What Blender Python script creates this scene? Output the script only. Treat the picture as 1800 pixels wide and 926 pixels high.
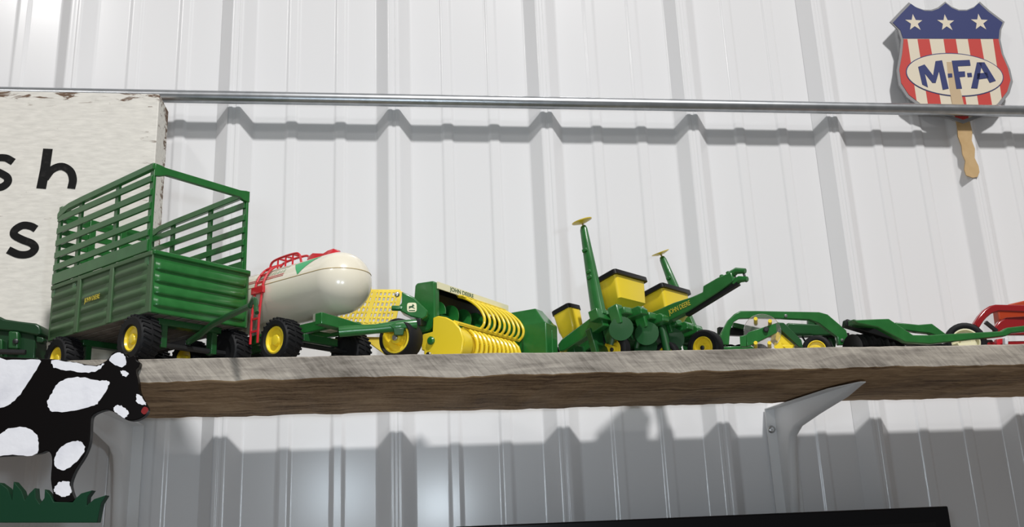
import bpy, bmesh, math, random
from mathutils import Matrix, Vector, Euler

for _o in list(bpy.data.objects):
    bpy.data.objects.remove(_o, do_unlink=True)
SC = bpy.context.scene
COL = SC.collection

# ---------------------------------------------------------------- camera
cam_data = bpy.data.cameras.new('camera')
cam_data.sensor_width = 36.0
cam_data.lens = 36.0 * 1650.0 / 1800.0
cam_data.clip_start = 0.02
cam_data.clip_end = 50
cam = bpy.data.objects.new('camera', cam_data)
COL.objects.link(cam)
RIGHT = Vector((0.99085, -0.12862, -0.04081))
DOWN = Vector((-0.0041, 0.27353, -0.96186))
FWD = Vector((0.13488, 0.95323, 0.2705))
CAM = Vector((0.21369, -1.29939, 0.0))
cam.matrix_world = Matrix(((RIGHT.x, -DOWN.x, -FWD.x, CAM.x), (RIGHT.y, -DOWN.y, -FWD.y, CAM.y),
                           (RIGHT.z, -DOWN.z, -FWD.z, CAM.z), (0, 0, 0, 1)))
SC.camera = cam

# ---------------------------------------------------------------- world, lamps, exposure
world = bpy.data.worlds.new('world')
SC.world = world
world.use_nodes = True
wbg = world.node_tree.nodes['Background']
wbg.inputs[0].default_value = (1.0, 0.965, 0.93, 1)
wbg.inputs[1].default_value = 0.165


def lamp(name, loc, target, size, power, color, spread=180):
    ld = bpy.data.lights.new(name, 'AREA')
    ld.shape = 'DISK'
    ld.size = size
    ld.energy = power
    ld.color = color
    ld.spread = math.radians(spread)
    o = bpy.data.objects.new(name, ld)
    COL.objects.link(o)
    o.location = loc
    o.rotation_euler = (Vector(target) - Vector(loc)).to_track_quat('-Z', 'Y').to_euler()
    return o


lamp('ceiling_lamp', (1.70, -5.0, 5.90), (0.45, 0, 0.4), 0.50, 490, (1.0, 0.985, 0.97))
lamp('far_ceiling_lamp', (-1.15, -2.2, 2.2), (0.3, 0, 0.4), 0.22, 8.0, (1.0, 0.98, 0.96))
lamp('flash_lamp', (0.09, -1.32, 0.10), (0.30, 0, 0.25), 0.14, 0.58, (0.78, 0.90, 1.0), 110)
lamp('added_glow_lamp', (0.36, -1.32, 0.065), (0.30, 0, 0.25), 0.035, 0.62, (0.80, 0.91, 1.0), 110)  # added lamp: splits the fill to set the glow on the lower wall

SC.view_settings.view_transform = 'Standard'
SC.view_settings.look = 'None'
SC.view_settings.gamma = 1.0
SC.view_settings.use_curve_mapping = False
SC.view_settings.exposure = 0.0


# ---------------------------------------------------------------- materials
def mat(name, color, rough=0.4, metal=0.0, spec=0.5, coat=0.0, noise=None, bump=None, trans=0.0):
    m = bpy.data.materials.new(name)
    m.use_nodes = True
    nt = m.node_tree
    b = nt.nodes['Principled BSDF']
    b.inputs['Base Color'].default_value = (*color, 1)
    b.inputs['Roughness'].default_value = rough
    b.inputs['Metallic'].default_value = metal
    b.inputs['Specular IOR Level'].default_value = spec
    b.inputs['Coat Weight'].default_value = coat
    b.inputs['Coat Roughness'].default_value = 0.12
    b.inputs['Transmission Weight'].default_value = trans
    if noise or bump:
        tc = nt.nodes.new('ShaderNodeTexCoord')
    if noise:                      # (second colour, scale, contrast low, high)
        n = nt.nodes.new('ShaderNodeTexNoise')
        n.inputs['Scale'].default_value = noise[1]
        n.inputs['Detail'].default_value = 5
        nt.links.new(tc.outputs['Object'], n.inputs['Vector'])
        r = nt.nodes.new('ShaderNodeValToRGB')
        r.color_ramp.elements[0].position = noise[2]
        r.color_ramp.elements[1].position = noise[3]
        r.color_ramp.elements[0].color = (*color, 1)
        r.color_ramp.elements[1].color = (*noise[0], 1)
        nt.links.new(n.outputs['Fac'], r.inputs['Fac'])
        nt.links.new(r.outputs['Color'], b.inputs['Base Color'])
    if bump:                       # (scale, strength, distance)
        n2 = nt.nodes.new('ShaderNodeTexNoise')
        n2.inputs['Scale'].default_value = bump[0]
        n2.inputs['Detail'].default_value = 3
        nt.links.new(tc.outputs['Object'], n2.inputs['Vector'])
        bp = nt.nodes.new('ShaderNodeBump')
        bp.inputs['Strength'].default_value = bump[1]
        bp.inputs['Distance'].default_value = bump[2]
        nt.links.new(n2.outputs['Fac'], bp.inputs['Height'])
        nt.links.new(bp.outputs['Normal'], b.inputs['Normal'])
    return m


def wood_mat(name, dark, mid, light, saw=True, bump=0.6):
    m = bpy.data.materials.new(name)
    m.use_nodes = True
    nt = m.node_tree
    L = nt.links.new
    b = nt.nodes['Principled BSDF']
    b.inputs['Roughness'].default_value = 0.85
    b.inputs['Specular IOR Level'].default_value = 0.2
    tc = nt.nodes.new('ShaderNodeTexCoord')
    mp = nt.nodes.new('ShaderNodeMapping')
    mp.inputs['Scale'].default_value = (9, 55, 55)
    L(tc.outputs['Object'], mp.inputs['Vector'])
    n1 = nt.nodes.new('ShaderNodeTexNoise')
    n1.inputs['Scale'].default_value = 1.6
    n1.inputs['Detail'].default_value = 8
    n1.inputs['Roughness'].default_value = 0.65
    n1.inputs['Distortion'].default_value = 0.6
    L(mp.outputs['Vector'], n1.inputs['Vector'])
    n2 = nt.nodes.new('ShaderNodeTexNoise')
    n2.inputs['Scale'].default_value = 9
    n2.inputs['Detail'].default_value = 4
    L(tc.outputs['Object'], n2.inputs['Vector'])
    mp3 = nt.nodes.new('ShaderNodeMapping')           # slanting saw strokes
    mp3.inputs['Rotation'].default_value = (0, math.radians(-48), 0)
    L(tc.outputs['Object'], mp3.inputs['Vector'])
    mp4 = nt.nodes.new('ShaderNodeMapping')
    mp4.inputs['Scale'].default_value = (40, 60, 330)
    L(mp3.outputs['Vector'], mp4.inputs['Vector'])
    n3 = nt.nodes.new('ShaderNodeTexNoise')
    n3.inputs['Scale'].default_value = 1.0
    n3.inputs['Detail'].default_value = 4
    n3.inputs['Distortion'].default_value = 0.8
    L(mp4.outputs['Vector'], n3.inputs['Vector'])
    a = nt.nodes.new('ShaderNodeMath'); a.operation = 'MULTIPLY_ADD'
    a.inputs[1].default_value = 0.55
    L(n1.outputs['Fac'], a.inputs[0])
    k = nt.nodes.new('ShaderNodeMath'); k.operation = 'MULTIPLY'
    k.inputs[1].default_value = 0.3
    L(n2.outputs['Fac'], k.inputs[0])
    L(k.outputs[0], a.inputs[2])
    a2 = nt.nodes.new('ShaderNodeMath'); a2.operation = 'MULTIPLY_ADD'
    a2.inputs[1].default_value = 0.29 if saw else 0.1
    L(n3.outputs['Fac'], a2.inputs[0])
    L(a.outputs[0], a2.inputs[2])
    r = nt.nodes.new('ShaderNodeValToRGB')
    e = r.color_ramp.elements
    e[0].position = 0.36 if saw else 0.38; e[0].color = (*dark, 1)
    e[1].position = 0.75 if saw else 0.62; e[1].color = (*light, 1)
    x = e.new(0.54 if saw else 0.49); x.color = (*mid, 1)
    L(a2.outputs[0], r.inputs['Fac'])
    L(r.outputs['Color'], b.inputs['Base Color'])
    bp = nt.nodes.new('ShaderNodeBump')
    bp.inputs['Strength'].default_value = bump
    bp.inputs['Distance'].default_value = 0.0015
    L(a2.outputs[0], bp.inputs['Height'])
    L(bp.outputs['Normal'], b.inputs['Normal'])
    return m


def chipped_paint(name, paint, wood, xr, zt):
    """Off-white paint, thinly brushed, chipped to the wood near the right-hand and top edges (world metres)."""
    m = bpy.data.materials.new(name)
    m.use_nodes = True
    nt = m.node_tree
    L = nt.links.new
    b = nt.nodes['Principled BSDF']
    b.inputs['Roughness'].default_value = 0.75
    b.inputs['Specular IOR Level'].default_value = 0.2
    tc = nt.nodes.new('ShaderNodeTexCoord')
    sep = nt.nodes.new('ShaderNodeSeparateXYZ')
    L(tc.outputs['Object'], sep.inputs[0])

    def edge(sock, at_, width, amount):
        mr = nt.nodes.new('ShaderNodeMapRange')
        mr.inputs['From Min'].default_value = at_ - width
        mr.inputs['From Max'].default_value = at_
        mr.inputs['To Max'].default_value = amount
        L(sock, mr.inputs['Value'])
        return mr.outputs[0]
    e1 = edge(sep.outputs['X'], xr, 0.022, 0.075)
    e2 = edge(sep.outputs['Z'], zt, 0.020, 0.17)
    e3 = edge(sep.outputs['Y'], 0.06, 0.03, 0.20)
    mp = nt.nodes.new('ShaderNodeMapping')
    mp.inputs['Scale'].default_value = (22, 60, 90)
    L(tc.outputs['Object'], mp.inputs['Vector'])
    n = nt.nodes.new('ShaderNodeTexNoise')
    n.inputs['Scale'].default_value = 1.3
    n.inputs['Detail'].default_value = 9
    n.inputs['Roughness'].default_value = 0.6
    n.inputs['Distortion'].default_value = 1.2
    L(mp.outputs['Vector'], n.inputs['Vector'])
    s = n.outputs['Fac']
    for e in (e1, e2, e3):
        ad = nt.nodes.new('ShaderNodeMath'); ad.operation = 'ADD'
        L(s, ad.inputs[0]); L(e, ad.inputs[1])
        s = ad.outputs[0]
    r = nt.nodes.new('ShaderNodeValToRGB')
    e = r.color_ramp.elements
    e[0].position = 0.685; e[0].color = (*paint, 1)
    e[1].position = 0.76; e[1].color = (*wood, 1)
    L(s, r.inputs['Fac'])
    n2 = nt.nodes.new('ShaderNodeTexNoise')
    n2.inputs['Scale'].default_value = 2.5
    n2.inputs['Detail'].default_value = 4
    L(mp.outputs['Vector'], n2.inputs['Vector'])
    mx = nt.nodes.new('ShaderNodeMix'); mx.data_type = 'RGBA'; mx.blend_type = 'MULTIPLY'
    mx.inputs[0].default_value = 0.38
    L(r.outputs['Color'], mx.inputs[6]); L(n2.outputs['Fac'], mx.inputs[7])
    L(mx.outputs[2], b.inputs['Base Color'])
    bp = nt.nodes.new('ShaderNodeBump')
    bp.inputs['Strength'].default_value = 0.3
    bp.inputs['Distance'].default_value = 0.001
    L(n.outputs['Fac'], bp.inputs['Height'])
    L(bp.outputs['Normal'], b.inputs['Normal'])
    return m


M = {
    'wall': mat('white_painted_steel', (0.80, 0.80, 0.81), 0.205, bump=(160, 0.03, 0.0004)),
    'galv': mat('galvanised_steel', (0.50, 0.52, 0.54), 0.33, 1.0, noise=((0.40, 0.42, 0.44), 60, 0.35, 0.7)),
    'bracket': mat('white_bracket_enamel', (0.80, 0.80, 0.80), 0.32, bump=(90, 0.05, 0.0005)),
    'wood': wood_mat('weathered_grey_wood', (0.085, 0.072, 0.058), (0.28, 0.25, 0.215), (0.52, 0.47, 0.40)),
    'wood_brown': wood_mat('brown_underside_wood', (0.15, 0.085, 0.04), (0.40, 0.255, 0.135), (0.64, 0.45, 0.27), saw=False),
    'sign': chipped_paint('chipped_white_paint', (0.93, 0.90, 0.83), (0.20, 0.13, 0.09), 0.0, 0.40),
    'ink': mat('black_sign_paint', (0.009, 0.009, 0.009), 0.5, spec=0.15, noise=((0.03, 0.028, 0.027), 120, 0.55, 0.8)),
    'green': mat('green_enamel', (0.013, 0.125, 0.022), 0.30, coat=0.35, noise=((0.02, 0.15, 0.03), 70, 0.4, 0.7)),
    'green_dark': mat('dark_green_enamel', (0.010, 0.075, 0.018), 0.38, coat=0.2),
    'green_shaded': mat('shaded_green_enamel', (0.007, 0.040, 0.013), 0.35, coat=0.1),  # green darkened to carry the shade over the left implement
    'green_dull': mat('faded_green_enamel', (0.058, 0.125, 0.052), 0.5, noise=((0.075, 0.14, 0.065), 45, 0.4, 0.7)),
    'yellow': mat('yellow_plastic', (0.86, 0.64, 0.03), 0.35, coat=0.2),
    'yellow_lat': mat('pale_yellow_plastic', (0.90, 0.68, 0.07), 0.42),
    'black': mat('black_plastic', (0.008, 0.008, 0.009), 0.35, spec=0.3),
    'rubber': mat('black_rubber', (0.010, 0.010, 0.011), 0.6, spec=0.22, bump=(300, 0.15, 0.0005)),
    'dark_metal': mat('dark_steel', (0.05, 0.05, 0.052), 0.4, 0.7),
    'silver': mat('bright_steel_bolt', (0.55, 0.55, 0.55), 0.3, 1.0),
    'cream': mat('cream_tank_plastic', (0.80, 0.75, 0.62), 0.22, coat=0.4, noise=((0.77, 0.70, 0.54), 9, 0.4, 0.75)),
    'seam': mat('tan_mould_seam', (0.60, 0.47, 0.26), 0.45),
    'decal_cream': mat('cream_decal', (0.82, 0.78, 0.52), 0.45),
    'decal_green': mat('green_decal', (0.05, 0.42, 0.16), 0.45),
    'decal_pale': mat('faded_green_decal', (0.42, 0.50, 0.36), 0.5),
    'decal_yellow': mat('yellow_decal', (0.62, 0.50, 0.05), 0.5),
    'red': mat('red_plastic', (0.58, 0.02, 0.03), 0.3, coat=0.3),
    'red_faded': mat('faded_red_plastic', (0.55, 0.06, 0.06), 0.4),
    'orange': mat('orange_red_panel', (0.46, 0.055, 0.015), 0.4),
    'red_dark': mat('deep_red_enamel', (0.30, 0.008, 0.012), 0.25, coat=0.5),
    'tan': mat('tan_plank', (0.28, 0.22, 0.16), 0.7, noise=((0.16, 0.12, 0.085), 60, 0.35, 0.7)),
    'planks': mat('grey_plank', (0.20, 0.18, 0.16), 0.7, noise=((0.12, 0.10, 0.085), 60, 0.35, 0.7)),
    'clear': mat('clear_plastic', (0.92, 0.88, 0.86), 0.06, trans=0.92),
    'tv': mat('black_tv_plastic', (0.006, 0.006, 0.008), 0.3, spec=0.25),
    'cow': mat('black_cow_paint', (0.004, 0.003, 0.003), 0.35, spec=0.12),
    'cow_white': mat('white_brush_paint', (0.80, 0.80, 0.84), 0.5, noise=((0.62, 0.62, 0.68), 35, 0.5, 0.8), bump=(110, 0.4, 0.001)),
    'cow_red': mat('dark_red_paint', (0.22, 0.008, 0.008), 0.35),
    'grass': mat('dark_green_craft_paint', (0.006, 0.040, 0.018), 0.5, spec=0.15),
    'rim': mat('grey_fan_rim', (0.28, 0.28, 0.29), 0.5),
    'paper': mat('cream_paper', (0.74, 0.66, 0.52), 0.6),
    'blue': mat('navy_print', (0.030, 0.042, 0.155), 0.55),
    'print_red': mat('red_print', (0.56, 0.055, 0.045), 0.55),
    'stain': mat('tan_glue_stain', (0.56, 0.42, 0.26), 0.6),
    'stick': mat('pale_wood_stick', (0.58, 0.40, 0.20), 0.55, noise=((0.50, 0.33, 0.15), 40, 0.4, 0.7)),
}


# ---------------------------------------------------------------- mesh helpers
class B:
    """Collects shapes; build() links them as one mesh object. xf maps authored points into the parent's space."""

    def __init__(s, xf=None):
        s.v, s.f, s.xf = [], [], xf

    def add(s, vs, fs):
        o = len(s.v)
        s.v += [Vector(p) for p in vs]
        s.f += [tuple(i + o for i in f) for f in fs]
        return s

    def box(s, c, size, rot=None):
        c = Vector(c)
        hx, hy, hz = (k / 2 for k in size)
        R = Euler(rot).to_matrix() if rot else None
        vs = []
        for x, y, z in ((-1, -1, -1), (1, -1, -1), (1, 1, -1), (-1, 1, -1), (-1, -1, 1), (1, -1, 1), (1, 1, 1), (-1, 1, 1)):
            p = Vector((x * hx, y * hy, z * hz))
            vs.append(c + (R @ p if R else p))
        return s.add(vs, ((0, 3, 2, 1), (4, 5, 6, 7), (0, 1, 5, 4), (1, 2, 6, 5), (2, 3, 7, 6), (3, 0, 4, 7)))

    def lohi(s, lo, hi):
        return s.box([(a + b) / 2 for a, b in zip(lo, hi)], [abs(b - a) for a, b in zip(lo, hi)])

    def prism(s, pts, vec):
        vec = Vector(vec)
        n = len(pts)
        a = [Vector(p) for p in pts]
        b = [p + vec for p in a]
        fs = [tuple(range(n))[::-1], tuple(range(n, 2 * n))]
        fs += [(i, (i + 1) % n, n + (i + 1) % n, n + i) for i in range(n)]
        return s.add(a + b, fs)

    def loft(s, rings, caps=True):
        n = len(rings[0])
        vs = [p for r in rings for p in r]
        fs = []
        for k in range(len(rings) - 1):
            for i in range(n):
                j = (i + 1) % n
                fs.append((k * n + i, k * n + j, (k + 1) * n + j, (k + 1) * n + i))
        if caps:
            fs.append(tuple(range(n))[::-1])
            fs.append(tuple(range((len(rings) - 1) * n, len(rings) * n)))
        return s.add(vs, fs)

    def tube(s, pts, r, n=8, closed=False, sx=1.0, up=None):
        pts = [Vector(p) for p in pts]
        m = len(pts)
        rr = r if isinstance(r, (list, tuple)) else [r] * m
        rings, prev = [], None
        for i in range(m):
            if closed:
                t = pts[(i + 1) % m] - pts[i - 1]
            else:
                t = pts[min(i + 1, m - 1)] - pts[max(i - 1, 0)]
            t.normalize()
            ref = Vector(up) if up else (prev if prev else (Vector((0, 0, 1)) if abs(t.z) < .9 else Vector((1, 0, 0))))
            a = ref - t * ref.dot(t)
            a.normalize()
            prev = a
            b = t.cross(a)
            off = math.pi / n
            rings.append([pts[i] + rr[i] * (math.cos(2 * math.pi * k / n + off) * a + sx * math.sin(2 * math.pi * k / n + off) * b) for k in range(n)])
        if closed:
            rings.append(rings[0])
            return s.loft(rings, False)
        return s.loft(rings)

    def bar(s, p, q, w, h, up=(0, 0, 1)):
        """Rectangular bar: w across, h along up."""
        p, q = Vector(p), Vector(q)
        t = (q - p).normalized()
        u = Vector(up) - t * t.dot(Vector(up))
        u.normalize()
        c = t.cross(u)
        ring = lambda o: [o + c * a * w / 2 + u * b * h / 2 for a, b in ((-1, -1), (1, -1), (1, 1), (-1, 1))]
        return s.loft([ring(p), ring(q)])

    def lathe(s, prof, o, axis, n=28):
        """prof: (radius, distance along axis)."""
        o, ax = Vector(o), Vector(axis).normalized()
        a = ax.orthogonal().normalized()
        b = ax.cross(a)
        rings = []
        for r, t in prof:
            r = max(r, 1e-5)
            rings.append([o + ax * t + r * (math.cos(2 * math.pi * k / n) * a + math.sin(2 * math.pi * k / n) * b) for k in range(n)])
        return s.loft(rings)

    def build(s, name, m, parent=None, bevel=0.0, seg=2, sharp=40, label=None, doubles=False):
        me = bpy.data.meshes.new(name)
        vs = [s.xf @ p for p in s.v] if s.xf else s.v
        me.from_pydata([tuple(p) for p in vs], [], s.f)
        bm = bmesh.new()
        bm.from_mesh(me)
        if doubles:
            bmesh.ops.remove_doubles(bm, verts=bm.verts, dist=1e-6)
        bmesh.ops.recalc_face_normals(bm, faces=bm.faces)
        bm.to_mesh(me)
        bm.free()
        for p in me.polygons:
            p.use_smooth = True
        me.set_sharp_from_angle(angle=math.radians(sharp))
        me.materials.append(M[m] if isinstance(m, str) else m)
        o = bpy.data.objects.new(name, me)
        COL.objects.link(o)
        if parent:
            o.parent = parent
        if bevel:
            bv = o.modifiers.new('bevel', 'BEVEL')
            bv.width = bevel
            bv.segments = seg
            bv.limit_method = 'ANGLE'
            bv.angle_limit = math.radians(35)
        if label:
            o['label'] = label
        return o


def tag(o, label, cat, group=None):
    o['label'] = label
    o['category'] = cat
    if group:
        o['group'] = group
    return o


def struct(o):
    o['kind'] = 'structure'
    return o


def thing(name, label, cat, loc, rz=0.0, pitch=0.0, group=None):
    o = bpy.data.objects.new(name, None)
    COL.objects.link(o)
    o.empty_display_size = 0.02
    o.location = loc
    o.rotation_euler = (0, -math.radians(pitch), math.radians(rz))
    tag(o, label, cat, group)
    mw = Matrix.Translation(loc) @ Euler(o.rotation_euler).to_matrix().to_4x4()
    return o, mw.inverted()


def ellipse(cx, cz, rx, rz, n=40):
    return [(cx + rx * math.cos(2 * math.pi * k / n), cz + rz * math.sin(2 * math.pi * k / n)) for k in range(n)]


def smooth_path(pts, k=6):
    """Catmull-Rom through the points."""
    P = [Vector(p) for p in pts]
    P = [P[0] * 2 - P[1]] + P + [P[-1] * 2 - P[-2]]
    out = []
    for i in range(1, len(P) - 2):
        for j in range(k):
            t = j / k
            a, b, c, d = P[i - 1], P[i], P[i + 1], P[i + 2]
            out.append(.5 * (2 * b + (c - a) * t + (2 * a - 5 * b + 4 * c - d) * t * t + (3 * b - a - 3 * c + d) * t ** 3))
    out.append(P[-2])
    return out


def smooth_loop(pts, k=4):
    P = [Vector(p) for p in pts]
    n = len(P)
    out = []
    for i in range(n):
        a, b, c, d = P[i - 1], P[i], P[(i + 1) % n], P[(i + 2) % n]
        for j in range(k):
            t = j / k
            out.append(.5 * (2 * b + (c - a) * t + (2 * a - 5 * b + 4 * c - d) * t * t + (3 * b - a - 3 * c + d) * t ** 3))
    return out


def text(name, s, size, mw, m, parent, depth=0.0003, xscale=1.0, bold=0.0, shear=0.0):
    """Lettering as a mesh; mw places the text's own x (reading), y (up), z (out) axes in the parent's space."""
    cu = bpy.data.curves.new(name, 'FONT')
    cu.body = s
    cu.size = size
    cu.extrude = depth / 2
    cu.offset = bold
    cu.shear = shear
    cu.align_x = 'CENTER'
    cu.align_y = 'CENTER'
    cu.resolution_u = 3
    t = bpy.data.objects.new(name, cu)
    COL.objects.link(t)
    bpy.context.view_layer.update()
    me = bpy.data.meshes.new_from_object(t.evaluated_get(bpy.context.evaluated_depsgraph_get()))
    bpy.data.objects.remove(t, do_unlink=True)
    me.transform(mw @ Matrix.Diagonal((xscale, 1, 1, 1)))
    me.name = name
    me.materials.clear()
    me.materials.append(M[m])
    o = bpy.data.objects.new(name, me)
    COL.objects.link(o)
    o.parent = parent
    return o


def axes(o, x, y, z):
    x, y, z = Vector(x).normalized(), Vector(y).normalized(), Vector(z).normalized()
    return Matrix(((x.x, y.x, z.x, o[0]), (x.y, y.y, z.y, o[1]), (x.z, y.z, z.z, o[2]), (0, 0, 0, 1)))


def wheel(parent, c, r, w, axis=(0, -1, 0), rim_r=0.58, lugs=26, hub='yellow', bolt='silver', xf=None, tire='rubber', name='wheel', dish=0.25):
    """A toy tyre with tread lugs; the rim and its bolt are sub-parts. axis points out of the wheel's face."""
    c, ax = Vector(c), Vector(axis).normalized()
    a = ax.orthogonal().normalized()
    b_ = ax.cross(a)
    t = B(xf)
    h = w / 2
    ri = r * rim_r
    t.lathe([(ri, -h * .8), (ri * 1.12, -h), (r * .86, -h), (r * .955, -h * .75), (r * .965, 0), (r * .955, h * .75), (r * .86, h), (ri * 1.12, h), (ri, h * .8),
             (ri * .98, -h * .6)], c, ax, 30)
    for k in range(lugs):
        for sd in (-1, 1):
            an = 2 * math.pi * (k + (0.5 if sd > 0 else 0)) / lugs
            d = math.cos(an) * a + math.sin(an) * b_
            tg = ax.cross(d)
            p = c + d * r * .968 + ax * sd * h * .46
            q = p + ax * sd * h * .42 + tg * sd * r * .05
            t.bar(p - ax * sd * h * .34 - tg * sd * r * .06, q, r * .095, r * .06, up=d)
    tw = t.build(name, tire, parent)
    rm = B(xf)
    rm.lathe([(ri * 1.0, -h * .7), (ri * 1.0, h * .82), (ri * .9, h * .86), (ri * .82, h * (.8 - dish)), (ri * .45, h * (.75 - dish)), (ri * .36, h * .8), (ri * .3, h * .82), (0, h * .82)], c, ax, 30)
    ro = rm.build('rim', hub, tw)
    if bolt:
        B(xf).lathe([(ri * .2, h * .7), (ri * .2, h * .98), (ri * .14, h * 1.06), (0, h * 1.06)], c, ax, 12).build('hub_bolt', bolt, tw)
    return tw


# ================================================================ the setting
PITCH = 0.2286                       # rib spacing of the steel cladding
RIB = 0.0165


def bend(pts, r):
    """Round the corners of an open polyline with small press-brake bends; support points keep the flats flat."""
    out = [pts[0]]
    for i in range(1, len(pts) - 1):
        p = Vector(pts[i])
        a = Vector(pts[i - 1]) - p
        b = Vector(pts[i + 1]) - p
        k = min(r, a.length * .4, b.length * .4)
        a.normalize()
        b.normalize()
        p0, p2 = p + a * k, p + b * k
        out.append(tuple(p0 + a * k * .15))
        for t in (0, .33, .67, 1):
            out.append(tuple(p0 * (1 - t) ** 2 + p * 2 * t * (1 - t) + p2 * t * t))
        out.append(tuple(p2 + b * k * .15))
    out.append(pts[-1])
    return out


def sheet_profile(x0, n):
    """One cladding sheet seen from above: (x, y) with ribs standing out towards -y, major rib at x0 + k*PITCH."""
    pr = [(x0 - 0.030, 0)]
    for k in range(n):
        c = x0 + k * PITCH
        pr += [(c - 0.0255, 0), (c - 0.0080, -RIB), (c - 0.003, -RIB), (c - 0.0018, -RIB + 0.0008),
               (c + 0.0018, -RIB + 0.0008), (c + 0.003, -RIB), (c + 0.0080, -RIB), (c + 0.0255, 0)]
        for m in (0.080, 0.1505):
            pr += [(c + m - 0.0095, 0), (c + m - 0.0060, -0.0022), (c + m + 0.0060, -0.0022), (c + m + 0.0095, 0)]
    pr.append((x0 + n * PITCH - 0.030, 0))
    return bend(pr, 0.0024)


wall = bpy.data.objects.new('wall_back', None)
COL.objects.link(wall)
struct(wall)
wall['label'] = 'white ribbed steel cladding behind the shelf'
Z0, Z1 = -0.55, 1.45
for i in range(-3, 4):
    pr = sheet_profile(i * 4 * PITCH, 4)
    x_end = pr[-1][0]
    b = B()
    vs = [(x, y, z) for z in (Z0, Z1) for x, y in pr]
    n = len(pr)
    b.add(vs, [(k, k + 1, n + k + 1, n + k) for k in range(n - 1)])
    back = [(x, 0.002, z) for z in (Z0, Z1) for x in (pr[0][0], x_end)]
    b.add(back, [(0, 1, 3, 2)])
    b.build('cladding_sheet', 'wall', wall, sharp=60)
    # the side lap: the edge of the overlapping sheet, a thin step down the rib's flank
    c = i * 4 * PITCH
    B().prism([(c - 0.0260, -0.0004, Z0), (c - 0.0090, -RIB - 0.0002, Z0), (c - 0.0086, -RIB - 0.0007, Z0), (c - 0.0266, -0.0008, Z0)], (0, 0, Z1 - Z0)).build('lap_edge', 'wall', wall)

# ---------------------------------------------------------------- shelf
YF, YB, ZS, ZT = -0.3415, -0.055, 0.1512, 0.17518
random.seed(4)


def shelf_board():
    b = B()
    n = 300
    xs = [-0.75 + 2.75 * k / n for k in range(n + 1)]
    jag = lambda: random.uniform(-1, 1)
    top_f = bot_f = bot_b = 0.0
    rings = []
    for x in xs:
        top_f = .6 * top_f + .0006 * jag()
        bot_f = .6 * bot_f + .0009 * jag()
        bot_b = .6 * bot_b + .0007 * jag()
        ch = .0010
        if .46 < x < .53:
            bot_f -= .0004
        rings.append([(x, YF + ch, ZT + top_f * .5), (x, YF, ZT - ch + top_f), (x, YF + .0004 * jag(), (ZS + ZT) / 2), (x, YF, ZS + ch + bot_f), (x, YF + ch, ZS + bot_f),
                      (x, YB - .002, ZS + bot_b), (x, YB + bot_b, ZS + .001), (x, YB, ZT)])
    b.loft(rings)
    o = b.build('shelf_board', 'wood', sharp=30)
    o.data.materials.append(M['wood_brown'])
    for p in o.data.polygons:
        if p.normal.z < -0.7:
            p.material_index = 1
    return tag(o, 'long weathered grey plank shelf with rough sawn front edge carrying the toys', 'shelf')


shelf_board()


# ---------------------------------------------------------------- stamped steel shelf brackets
def bracket(x, label):
    o, inv = thing('shelf_bracket', label, 'bracket', (x, -0.0034, ZS - 0.0016), 0)
    # flat flange: wall leg and shelf leg
    W = 0.0205
    b = B()
    b.prism([(-W, 0, 0), (W, 0, 0), (W, 0, -.20), (.006, 0, -.215), (-.006, 0, -.215), (-W, 0, -.20)], (0, -.0016, 0))
    b.build('wall_leg', 'bracket', o, bevel=.0005)
    b = B()
    b.prism([(-W, 0, 0), (W, 0, 0), (W * .9, -.20, 0), (.004, -.252, 0), (-.004, -.252, 0), (-W * .9, -.20, 0)], (0, 0, -.0016))
    b.build('shelf_leg', 'bracket', o, bevel=.0005)
    # pressed ridge bridging the two legs, deepest at the elbow
    prof = [(-.0005, -.0005), (-.246, -.0006), (-.20, -.009), (-.12, -.020), (-.060, -.030), (-.040, -.040), (-.030, -.060), (-.022, -.11), (-.012, -.17), (-.001, -.205)]
    rings = []
    for dx, ins in ((-.0065, 0), (-.0055, .0022), (-.0025, .0036), (.0025, .0036), (.0055, .0022), (.0065, 0)):
        rings.append([(dx, y - (ins if 0 < i else 0), z - (ins if i > 1 else 0)) for i, (y, z) in enumerate(prof)])
    b = B()
    b.loft(rings)
    b.build('ridge', 'bracket', o, sharp=50)
    for z in (-.030, -.17):
        for sx in (-.0138,):
            b = B()
            b.lathe([(.0056, 0), (.0056, .0008), (.0044, .0024), (.0022, .0030), (0, .0022)], (sx, -.0015, z), (0, -1, 0), 14)
            b.build('screw', 'silver', o)
    return o


bracket(0.77429, 'white steel shelf bracket under the right half of the plank')
bracket(-0.11972, 'white steel shelf bracket behind the cow cutout')

# ---------------------------------------------------------------- conduit
tag(B().tube([(-1.3 + .1 * k, -.0345, 0.6072 + 0.0019 * (-1.3 + .1 * k)) for k in range(38)], .0092, 20).build('conduit_pipe', 'galv', sharp=60),
    'thin galvanised steel conduit pipe running across the ribbed wall', 'pipe')

# ---------------------------------------------------------------- television below the shelf
TX0, TX1, TZ = 0.30419, 0.95811, .0040
tv, _ = thing('television', 'black flat television whose top edge shows below the shelf', 'television', ((TX0 + TX1) / 2, -.06, TZ - .40))
hw = (TX1 - TX0) / 2
B().lohi((-hw, -.022, 0), (hw, .022, .395)).build('back_shell', 'tv', tv, bevel=.003)
B().prism([(-hw - .004, -.025, -.004), (hw + .004, -.025, -.004), (hw + .004, -.025, .40), (-hw - .004, -.025, .40)], (0, .008, 0)).build('bezel', 'tv', tv, bevel=.0018)
B().lohi((-hw + .018, -.0262, .018), (hw - .018, -.0248, .380)).build('screen', 'black', tv)
B().lohi((-.10, .022, .12), (.10, .0425, .30)).build('wall_mount', 'dark_metal', tv)

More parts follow.
